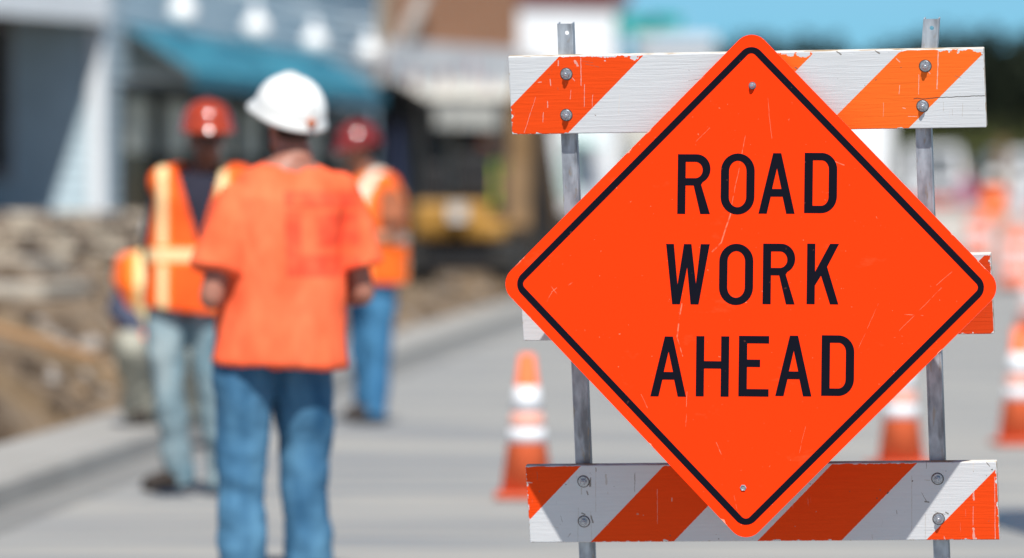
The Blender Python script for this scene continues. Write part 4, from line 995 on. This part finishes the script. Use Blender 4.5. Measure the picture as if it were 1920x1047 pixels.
aw = thing('awning', 'cream canvas awning over the dark front of the brick shop', 'awning', bp(BL / 2, 0, 3)); o2 = V(aw.location)
mb = MB(); q = [bp(.15, .14, 3.36), bp(BL - .1, .14, 3.36), bp(BL - .1, .8, 3.0), bp(.15, .8, 3.0)]; mb.hull8([p - o2 for p in q] + [p + V((0, 0, .012)) - o2 for p in q]); mb.build('canopy', CREAM, aw)
mb = MB(); q = [bp(.15, .8, 2.62), bp(BL - .1, .8, 2.62), bp(BL - .1, .812, 2.62), bp(.15, .812, 2.62)]; mb.hull8([p - o2 for p in q] + [p + V((0, 0, .36)) - o2 for p in q]); mb.build('valance', CREAM, aw)
# bunting
RED = simple('bunting_red', (0.55, 0.06, 0.08)); NAVY = simple('bunting_navy', (0.03, 0.06, 0.20)); WHT = simple('bunting_white', (0.8, 0.8, 0.82)); WIRE = simple('white_cord', (0.7, 0.7, 0.7))
for (p0, p1, sag, nf, lab) in ((W(700, 92, 76), bp(BL * .5, .3, 3.75), .3, 12, 'near string of red, white and blue bunting from the clapboard house to the brick shop'),
                               (bp(BL * .5, .32, 3.75), bp(BL - .05, .32, 3.5), .35, 18, 'far string of red, white and blue bunting across the brick shop fascia')):
    t = thing('bunting', lab, 'bunting', p0, group='strings of bunting'); p0v = V(p0)
    pt_ = lambda u: p0v.lerp(p1, u) - V((0, 0, sag * 4 * u * (1 - u)))
    mb = MB(); mb.tube([pt_(i / 16) - p0v for i in range(17)], .008, 6); mb.build('cord', WIRE, t)
    for i in range(nf):
        a, b = pt_((i + .12) / nf), pt_((i + .88) / nf); mb = MB(); dn = V((0, 0, -.32)); k_ = V((.003, -.003, 0))
        m3 = (a + b) / 2 + dn + V((0, rnd.uniform(-.05, .05), 0))
        mb.add([a - p0v, b - p0v, m3 - p0v, a + k_ - p0v, b + k_ - p0v, m3 + k_ - p0v], [(0, 1, 2), (5, 4, 3), (0, 3, 4, 1), (1, 4, 5, 2), (2, 5, 3, 0)])
        mb.build('flag', (RED, WHT, NAVY, WHT)[i % 4], t)

# ------------------------------------------------------------------ white building beyond
WB = simple('white_wall_paint', (0.80, 0.81, 0.83), .7, .05, 1)
A, B_ = W(860, 390, 122), W(1166, 390, 124); dd = (B_ - A); dd.z = 0; WL = dd.length; dd.normalize(); nn = V((dd.y, -dd.x, 0))
wb_ = thing('white_building', 'tall white painted building with a dark red parapet behind the top left of the barricade', 'building', (A.x, A.y, 0)); o3 = V(wb_.location)
def wp(s, o, z): return V((A.x, A.y, 0)) + dd * s + nn * o + V((0, 0, z)) - o3
def wslab(name, m, s0, s1, z0, z1, a_, b_, par=None):
    mb = MB(); mb.hull8([wp(s0, b_, z0), wp(s1, b_, z0), wp(s1, a_, z0), wp(s0, a_, z0), wp(s0, b_, z1), wp(s1, b_, z1), wp(s1, a_, z1), wp(s0, a_, z1)]); return mb.build(name, m, par or wb_)
wslab('wall', WB, 0, WL, 0.0, 5.85, -12, 0)
wslab('parapet', simple('dark_red_parapet', (0.16, 0.05, 0.045), .8), -.2, WL + .15, 5.85, 8.2, -12.1, .1)
GRN = simple('pale_green_glass', (0.40, 0.56, 0.54), .3); BRN = simple('brown_door', (0.22, 0.13, 0.09))
for x0_, x1_, z0_, z1_, m in ((1075, 1112, 1.6, 2.7, GRN), (1122, 1150, .5, 2.8, simple('lilac_grey_panel', (0.5, 0.52, 0.57))), (1010, 1045, 1.5, 2.6, simple('pale_buff_panel', (0.6, 0.52, 0.42)))):
    a_, b_ = W(x0_, 390, 123).x - A.x, W(x1_, 390, 123).x - A.x
    f = wslab('window_frame', TRIM, a_ - .06, b_ + .06, z0_ - .08, z1_ + .08, .0, .06); wslab('window_pane', m, a_, b_, z0_, z1_, .06, .075, f)
mb = MB(); mb.hull8([wp(2.6, .02, 2.95), wp(3.4, .02, 2.95), wp(3.4, .7, 2.75), wp(2.6, .7, 2.75), wp(2.6, .02, 3.0), wp(3.4, .02, 3.0), wp(3.4, .7, 2.8), wp(2.6, .7, 2.8)]); mb.build('door_hood', GRN, wb_)
# street name signs on a mast
ms = W(1160, 390, 98); mast = thing('street_sign', 'two teal street name plates on a tall post beside the white building', 'street sign', (ms.x, ms.y, G(98))); 
TG = simple('teal_plate', (0.0, 0.28, 0.24), .5, .05)
mb = MB(); mb.tube([(0, 0, 0), (0, 0, 5.3)], [.05, .04], 12); mb.build('post', STEEL, mast)
px2m = 98 / F
mb = MB(); mb.box((34 * px2m, -.07, CAMZ + (390 - 56) * px2m), (.75, .012, .30), Matrix.Rotation(R(4), 3, 'Y')); mb.build('name_plate', TG, mast, bevel=.004)
mb = MB(); mb.box((88 * px2m, -.07, CAMZ + (390 - 50) * px2m), (.55, .012, .24), Matrix.Rotation(R(4), 3, 'Y')); mb.build('name_plate', TG, mast, bevel=.004)
mb = MB(); mb.tube([(0, -.03, CAMZ + 350 * px2m), (1.2, -.03, CAMZ + 345 * px2m)], .018, 8); mb.build('arm', STEEL, mast)
# far pale buildings
def block(name, lab, x0, x1, yt, d, m, roofm, depth=9, win=0):
    a, b = W(x0, 390, d), W(x1, 390, d); zt = W(x0, yt, d).z; g0 = G(d) - .2; w = b.x - a.x
    t = thing(name, lab, 'building', ((a.x + b.x) / 2, d, g0)); h = zt - g0
    mb = MB(); mb.box((0, depth / 2, h / 2), (w, depth, h)); mb.build('wall', m, t)
    mb = MB(); mb.hull8([V((-w / 2 - .2, -.2, h)), V((w / 2 + .2, -.2, h)), V((w / 2 + .2, depth + .2, h)), V((-w / 2 - .2, depth + .2, h)), V((-w / 2 - .2, depth * .45, h + .5)), V((w / 2 + .2, depth * .45, h + .5)), V((w / 2 + .2, depth * .55, h + .5)), V((-w / 2 - .2, depth * .55, h + .5))]); mb.build('roof', roofm, t)
    for i in range(win):
        xx = -w / 2 + w * (i + .5) / win
        mb = MB(); mb.box((xx, -.03, h * .55), (w / win * .5, .06, h * .3)); f = mb.build('window', TRIM, t); mb = MB(); mb.box((xx, -.07, h * .55), (w / win * .4, .02, h * .25)); mb.build('pane', GLASS, f)
    return t
block('pale_house', 'pale grey house far down the street, just right of the white building', 1205, 1335, 88, 175, simple('pale_house_wall', (0.62, 0.65, 0.68)), simple('pale_roof', (0.55, 0.57, 0.6)), win=2)
block('cream_house', 'small cream house low behind the gap left of the sign', 1168, 1300, 200, 160, simple('cream_wall', (0.55, 0.52, 0.46)), BRN, win=3)
block('white_shed', 'white shed behind the right side of the diamond sign, in front of the dark trees', 1500, 1672, 190, 170, WB, TRIM, win=0)

# ------------------------------------------------------------------ excavators
BOOMC = simple('dusty_boom_paint', (0.17, 0.095, 0.035), .6, .35, 4)
YEL = simple('machine_yellow', (0.42, 0.22, 0.045), .5, .25, 3); GREASE = simple('track_rubber', (0.018, 0.017, 0.016), .8); BLK = simple('machine_black', (0.02, 0.02, 0.022), .5)
def make_excavator():
    t = thing('mini_excavator', '', 'excavator', group='yellow excavators on the site')
    for s_ in (-1, 1):
        mb = MB(); pr = arc(-.75, .24, .24, .24, 90, 270, 8) + arc(.75, .24, .24, .24, -90, 90, 8); n = len(pr)
        x0, x1 = s_ * .62 - .15, s_ * .62 + .15
        mb.add([V((x0, y, z)) for y, z in pr] + [V((x1, y, z)) for y, z in pr], [tuple(range(n))[::-1], tuple(range(n, 2 * n))] + [(k, (k + 1) % n, n + (k + 1) % n, n + k) for k in range(n)])
        tr = mb.build('track', GREASE, t, bevel=.01)
        wv = MB()
        for yy in (-.72, -.3, .1, .45, .75): wv.lathe((s_ * .62 + s_ * .15, yy, .24), [(.14, 0), (.14, .03)], 16, axis=V((s_, 0, 0)))
        wv.build('roller', BLK, tr)
    mb = MB(); mb.box((0, 0, .36), (1.1, 1.2, .34)); mb.lathe((0, 0, .48), [(.38, 0), (.38, .1)], 24); mb.build('undercarriage', BLK, t)
    mb = MB(); mb.box((0, 0.0, .72), (1.25, 1.5, .26)); mb.box((-.1, -.45, .84), (1.0, .6, .5)); mb.build('engine_cover', YEL, t, bevel=.07)
    mb = MB(); mb.box((0, .2, .95), (1.2, .9, .2)); mb.build('deck', BLK, t, bevel=.02)
    mb = MB(); mb.box((.15, .1, 1.15), (.5, .5, .14)); mb.box((.15, -.14, 1.45), (.5, .12, .6)); mb.box((-.38, .2, 1.3), (.3, .8, .6)); mb.build('seat', BLK, t, bevel=.04)
    mb = MB()
    for x_, y_ in ((-.52, -.3), (.52, -.3), (-.52, .62), (.52, .62)):
        mb = MB(); mb.bar((x_, y_, 1.0), (x_, y_, 2.42), .07, .07, up=V((0, 1, 0))); mb.build('canopy_post', BLK, t)
    mb = MB(); mb.box((0, .15, 2.45), (1.2, 1.3, .08)); mb.build('canopy_roof', BLK, t, bevel=.02)
    mb = MB()
    for x_ in (-.25, .5): mb.tube([(x_, .5, 1.0), (x_, .52, 1.5)], .02, 8); mb.ell((x_, .52, 1.52), (.035, .035, .045), 8)
    mb.build('lever', BLK, t)
    mb = MB(); mb.box((0, -.8, .95), (.22, .22, .22)); 
    mb.build('lamp_housing', simple('lamp_white', (.6, .6, .6)), t)
    mb = MB(); mb.box((0, 1.45, .28), (1.5, .06, .36)); mb.bar((-.4, .6, .3), (-.4, 1.45, .3), .1, .1); mb.bar((.4, .6, .3), (.4, 1.45, .3), .1, .1); mb.build('blade', YEL, t, bevel=.02)
    # boom raised at the machine's side, stick hanging down
    bx = .72
    mb = MB(); P_ = [V((bx, -.1, .7)), V((bx + .02, .2, 1.6)), V((bx + .04, .35, 2.4)), V((bx + .12, .5, 3.0))]
    for i in range(3): mb.bar(P_[i], P_[i + 1], .36 - .02 * i, .32, up=V((0, 1, 0)))
    mb.build('boom', BOOMC, t, bevel=.02)
    mb = MB(); mb.tube([(bx - .2, .0, .8), (bx - .18, .3, 1.9)], .06, 10); mb.tube([(bx - .18, .3, 1.9), (bx - .16, .38, 2.4)], .03, 10); mb.build('boom_cylinder', BLK, t)
    mb = MB(); mb.bar((bx + .14, .52, 3.0), (bx + .40, .9, .3), .26, .26, up=V((0, 1, 0))); mb.build('stick', BOOMC, t, bevel=.02)
    mb = MB(); mb.tube([(bx + .20, .35, 2.6), (bx + .36, .7, .5)], .11, 10); mb.build('stick_cylinder', BLK, t)
    mb = MB(); pr = [(-.1, .95), (.25, .9), (.35, .6), (.2, .3), (-.05, .25), (-.25, .45)]; n = len(pr)
    mb.add([V((bx + .4, .9 + y, z)) for y, z in pr] + [V((bx + .9, .9 + y, z)) for y, z in pr], [tuple(range(n))[::-1], tuple(range(n, 2 * n))] + [(k, (k + 1) % n, n + (k + 1) % n, n + k) for k in range(n)])
    mb.build('bucket', GREASE, t, bevel=.01)
    return t
ex = make_excavator(); p = place(872, 75); ex.location = p + V((0, 0, -.03)); ex.location.z = 0.34; ex.rotation_euler = (0, 0, R(-6))
ex['label'] = 'yellow mini excavator with black canopy and raised arm on the earth beyond the side-on worker'
p = W(1838, 390, 158); dup(ex, (p.x, 158, G(158)), R(0), 'far yellow excavator behind the white barriers at the right of the road', .82)
p = place(1000, 79); arm = thing('excavator_arm', 'dusty brown excavator arm and bucket right beside the boom of the near mini excavator', 'excavator arm', (p.x, 79, .2))
mb = MB(); mb.bar((-.02, .2, .5), (.02, .3, 2.9), .30, .3, up=V((0, 1, 0))); mb.build('boom', BLK, arm, bevel=.02)
mb = MB(); mb.bar((.08, 0, 2.7), (.36, -.2, .75), .20, .22, up=V((0, 1, 0))); mb.build('stick', BOOMC, arm, bevel=.02)
mb = MB(); mb.tube([(-.14, 0, 1.0), (-.12, .1, 2.3)], .07, 10); mb.build('cylinder', BOOMC, arm)
mb = MB(); pr = [(-.1, .9), (.25, .85), (.35, .55), (.2, .1), (-.05, .0), (-.25, .35)]; n = len(pr)
mb.add([V((-.25, -.2 + y, z)) for y, z in pr] + [V((.5, -.2 + y, z)) for y, z in pr], [tuple(range(n))[::-1], tuple(range(n, 2 * n))] + [(k, (k + 1) % n, n + (k + 1) % n, n + k) for k in range(n)])
mb.build('bucket', GREASE, arm, bevel=.01)
# operator on the excavator
LIME = vest_mat('lime_vest_cloth', None, (1.2, .03), org=(0.40, 0.55, 0.05))
exl = Matrix.Translation(ex.location) @ Matrix.Rotation(R(-6), 4, 'Z')
op = exl @ V((.27, .12, .14))
person('operator seated on the yellow mini excavator in an orange hard hat and lime vest', op, R(180),
   std(pel=(0, .05, .98), chest=(0, .0, 1.30), neck=(0, -.01, 1.50), head=(0, -.03, 1.64), shL=(-.19, 0, 1.43), shR=(.19, 0, 1.43), elL=(-.24, -.1, 1.17), elR=(.24, -.1, 1.17), wrL=(-.22, -.33, 1.2), wrR=(.22, -.33, 1.2),
       hipL=(-.1, 0, .97), hipR=(.1, 0, .97), knL=(-.13, -.42, 1.0), knR=(.13, -.42, 1.0), anL=(-.13, -.45, .84), anR=(.13, -.45, .84)),
   dict(skin=SKIN_M, shirt=cloth('lime_tee', (0.35, 0.5, 0.08)), trousers=denim('light_denim', (0.12, 0.28, 0.42), (0.25, 0.42, 0.55))),
   hat=simple('orange_hat_plastic', (0.85, 0.16, 0.03), .3), vest=LIME, vox=.014, seed=30)

# ------------------------------------------------------------------ far right: barriers, vehicles, workers
def make_barrier(m):
    t = thing('road_barrier', '', 'barrier')
    mb = MB(); pr = [(-.28, 0), (-.28, .12), (-.14, .4), (-.1, .95), (.1, .95), (.14, .4), (.28, .12), (.28, 0)]; n = len(pr)
    mb.add([V((-.98, y, z)) for y, z in pr] + [V((.98, y, z)) for y, z in pr], [tuple(range(n)), tuple(range(n, 2 * n))[::-1]] + [(k, (k + 1) % n, n + (k + 1) % n, n + k) for k in range(n)])
    mb.build('shell', m, t, bevel=.03)
    mb = MB(); mb.lathe((0, 0, .95), [(.06, 0), (.06, .04)], 14); mb.build('filler_cap', BLK, t)
    return t
bw_ = make_barrier(simple('white_plastic', (0.40, 0.37, 0.34), .5, .05)); br_ = make_barrier(simple('red_plastic', (0.55, 0.035, 0.02), .6, .1, 4, .1))
bw_['group'] = 'white barriers across the far road'; br_['group'] = 'red barriers behind the white ones'
bw_['label'] = 'white plastic barrier in the row across the far road, right of the diamond sign'; br_['label'] = 'red plastic barrier in the row behind the white barriers, right of the diamond sign'
def put(o, px, d, rz): p = W(px, 390, d); o.location = (p.x, d, G(d)); o.rotation_euler = (0, 0, rz)
put(bw_, 1480, 138, .02); put(br_, 1480, 150, .02)
for i in range(1, 3): p = W(1480 + i * 152, 390, 138); dup(bw_, (p.x, 138 + i * .2, G(138)), .02)
p = W(1899, 390, 112); dup(bw_, (p.x + .5, 112, G(112)), .1, 'white plastic barrier nearest the right-hand row of cones')
br_.scale = (1, 1, 1.5)
for i in range(1, 4): p = W(1480 + i * 140, 390, 150); dup(br_, (p.x, 150 + i * .2, G(150)), .02)
WSG = simple('dusty_windscreen', (0.10, 0.11, 0.12), .7, .2, 2, .1)
def make_car(m, H_=1.75):
    t = thing('parked_car', '', 'car')
    mb = MB(); pr = [(-2.3, .35), (-2.3, .85), (-1.5, .98), (-.9, H_ - .12), (-.6, H_), (1.6, H_), (2.1, H_ - .15), (2.3, 1.0), (2.35, .4)]; n = len(pr)
    mb.add([V((-.92 + .12 * (z > 1.1), y, z)) for y, z in pr] + [V((.92 - .12 * (z > 1.1), y, z)) for y, z in pr], [tuple(range(n)), tuple(range(n, 2 * n))[::-1]] + [(k, (k + 1) % n, n + (k + 1) % n, n + k) for k in range(n)])
    mb.build('body', m, t, bevel=.08)
    mb = MB(); mb.add([V((-.68, -1.42, 1.05)), V((.68, -1.42, 1.05)), V((.64, -.99, H_ - .17)), V((-.64, -.99, H_ - .17)), V((-.68, -1.45, 1.06)), V((.68, -1.45, 1.06)), V((.64, -1.02, H_ - .16)), V((-.64, -1.02, H_ - .16))], [(0, 1, 2, 3), (7, 6, 5, 4), (0, 4, 5, 1), (1, 5, 6, 2), (2, 6, 7, 3), (3, 7, 4, 0)]); mb.build('windscreen', WSG, t)
    for s_ in (-1, 1):
        mb = MB(); mb.box((s_ * .66, -2.32, .72), (.3, .05, .16)); mb.build('headlight', TRIM, t, bevel=.01)
        mb = MB(); mb.box((s_ * .86, .4, 1.32), (.02, 2.2, .38)); mb.build('side_window', GLASS, t)
        for yy in (-1.45, 1.45):
            mb = MB(); mb.lathe((s_ * .74, yy, .34), [(.34, 0), (.34, .2)], 24, axis=V((s_, 0, 0))); w = mb.build('tyre', SOLE, t)
            mb = MB(); mb.lathe((s_ * .945, yy, .34), [(.2, 0), (.18, .01)], 20, axis=V((s_, 0, 0))); mb.build('rim', STEEL, w)
    mb = MB(); mb.box((0, -2.33, .72), (.9, .03, .2)); mb.box((0, -2.34, .45), (1.7, .05, .16)); mb.build('grille', BLK, t)
    return t
car = make_car(simple('white_car_paint', (0.50, 0.51, 0.53), .25, .02, 2, .6), 2.0); p = W(1748, 390, 170); car.location = (p.x, 170, G(170) + .35); car.location.z = G(170); car.rotation_euler = (0, 0, 0)
car['label'] = 'white van facing the camera beyond the red and white barriers'; car['group'] = 'vehicles beyond the barriers'; car.scale = (1.0, 1.05, 1.1)
p = W(1925, 390, 175); dup(car, (p.x, 175, G(175)), .2, 'second white van at the far right edge, partly out of frame')
vf = vest_mat('far_vest_cloth', None, (1.1, .03), org=(0.95, 0.13, 0.015), silver=(.9, .5, .3))
WH = simple('far_white_hat', (.8, .8, .78), .4)
def fplace(px, d): p = W(px, 390, d); return (p.x, d, G(d))
person('far worker in a white hard hat and orange vest standing before the barriers', fplace(1864, 116), R(170), std(), dict(skin=SKIN_M, shirt=cloth('grey_shirt', (.25, .22, .22)), trousers=cloth('grey_trousers', (.12, .12, .14))), hat=WH, vest=vf, vox=.016, seed=41, hat_kw=dict(size=1.3))
person('far worker in a white hard hat and pale grey shirt right of the orange-vested one', fplace(1912, 119), R(20), std(), dict(skin=SKIN_M, shirt=cloth('pale_shirt', (.55, .55, .57)), trousers=cloth('brown_trousers', (.2, .15, .13))), hat=WH, vox=.016, seed=43, hat_kw=dict(size=1.3))
person('far pedestrian in a pink top near the white van', fplace(1812, 140), R(-30), std(), dict(skin=SKIN_M, shirt=cloth('pink_shirt', (.35, .12, .22)), trousers=cloth('lilac_trousers', (.3, .25, .35))), vox=.018, seed=47, group='pedestrians')

# ------------------------------------------------------------------ trees
LEAF = []
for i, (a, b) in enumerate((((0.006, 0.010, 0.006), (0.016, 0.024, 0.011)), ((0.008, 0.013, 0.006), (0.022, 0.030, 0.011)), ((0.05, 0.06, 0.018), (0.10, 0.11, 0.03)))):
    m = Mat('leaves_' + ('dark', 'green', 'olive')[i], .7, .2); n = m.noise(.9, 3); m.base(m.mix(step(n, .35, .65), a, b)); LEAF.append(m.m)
BARK = simple('bark', (0.06, 0.045, 0.035), .9)
def make_tree(seed, Ht, Wd, leaf, nleaf=2600, shrub=False):
    r = random.Random(seed); t = thing('shrub' if shrub else 'tree', '', 'shrub' if shrub else 'tree')
    mb = MB(); pts = [V((0, 0, -.3))]
    for i in range(6): pts.append(V((r.uniform(-.15, .15), r.uniform(-.15, .15), Ht * .8 * (i + 1) / 6)))
    mb.tube(pts, [Ht * .03 * (1 - i / 7.5) for i in range(7)], 8); ends = []
    for i in range(9):
        a = r.uniform(0, 6.28); z0 = Ht * r.uniform(.2, .6); L = Wd * .42 * r.uniform(.6, 1)
        e = V((math.cos(a) * L, math.sin(a) * L, z0 + L * .6)); mb.tube([V((0, 0, z0)), V((0, 0, z0)).lerp(e, .5) + V((0, 0, -.1)), e], [Ht * .012, Ht * .008, Ht * .003], 6); ends.append(e)
    mb.build('trunk', BARK, t)
    cl = [(e, Wd * r.uniform(.13, .22)) for e in ends] + [(V((r.gauss(0, Wd * .2), r.gauss(0, Wd * .2), Ht * r.uniform(.3 if not shrub else .1, .93))), Wd * r.uniform(.12, .22)) for _ in range(20)]
    mb = MB(); s = Ht * .028
    for i in range(nleaf):
        c_, R_ = r.choice(cl); d = V((r.gauss(0, 1), r.gauss(0, 1), r.gauss(0, .8))).normalized() * R_ * r.uniform(.55, 1.05) 
        p = c_ + d; u = V((r.gauss(0, 1), r.gauss(0, 1), r.gauss(0, 1))).normalized(); v = u.cross(V((r.gauss(0, 1), r.gauss(0, 1), r.gauss(0, 1)))).normalized()
        k = s * r.uniform(.6, 1.3); mb.add([p - u * k, p + v * k * .6, p + u * k, p - v * k * .6], [(0, 1, 2, 3)])
    mb.build('crown', LEAF[leaf], t)
    return t
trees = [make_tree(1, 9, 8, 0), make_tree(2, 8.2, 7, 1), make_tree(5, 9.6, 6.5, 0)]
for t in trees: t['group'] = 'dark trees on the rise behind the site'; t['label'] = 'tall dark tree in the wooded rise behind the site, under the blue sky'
spots = []
for i, px in enumerate(range(1345, 2080, 46)):
    spots.append((px + rnd.uniform(-14, 14), 205 + (i % 3) * 12 + rnd.uniform(-4, 4), rnd.uniform(.80, 1.0)))
for i, (px, d, s_) in enumerate(spots):
    p = W(px, 390, d); topy = 74 if px < 1760 else 58
    hgt = W(px, topy + rnd.uniform(-12, 22), d).z - G(d)
    k = i % 3; sc = hgt / (9, 8.2, 9.6)[k]
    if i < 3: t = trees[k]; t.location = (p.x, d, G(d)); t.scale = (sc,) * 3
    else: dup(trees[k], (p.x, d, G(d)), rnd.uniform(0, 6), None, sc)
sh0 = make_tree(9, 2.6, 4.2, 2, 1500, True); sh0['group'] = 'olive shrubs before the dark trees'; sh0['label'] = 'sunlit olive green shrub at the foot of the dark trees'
for i, px in enumerate((1690, 1745, 1800, 1850, 1905, 1960)):
    d = 186 + (i % 2) * 5; p = W(px, 390, d); sc = (W(px, 236 + (i % 3) * 8, d).z - G(d)) / 2.6
    if i == 0: sh0.location = (p.x, d, G(d)); sh0.scale = (sc,) * 3
    else: dup(sh0, (p.x, d, G(d)), i, None, sc)
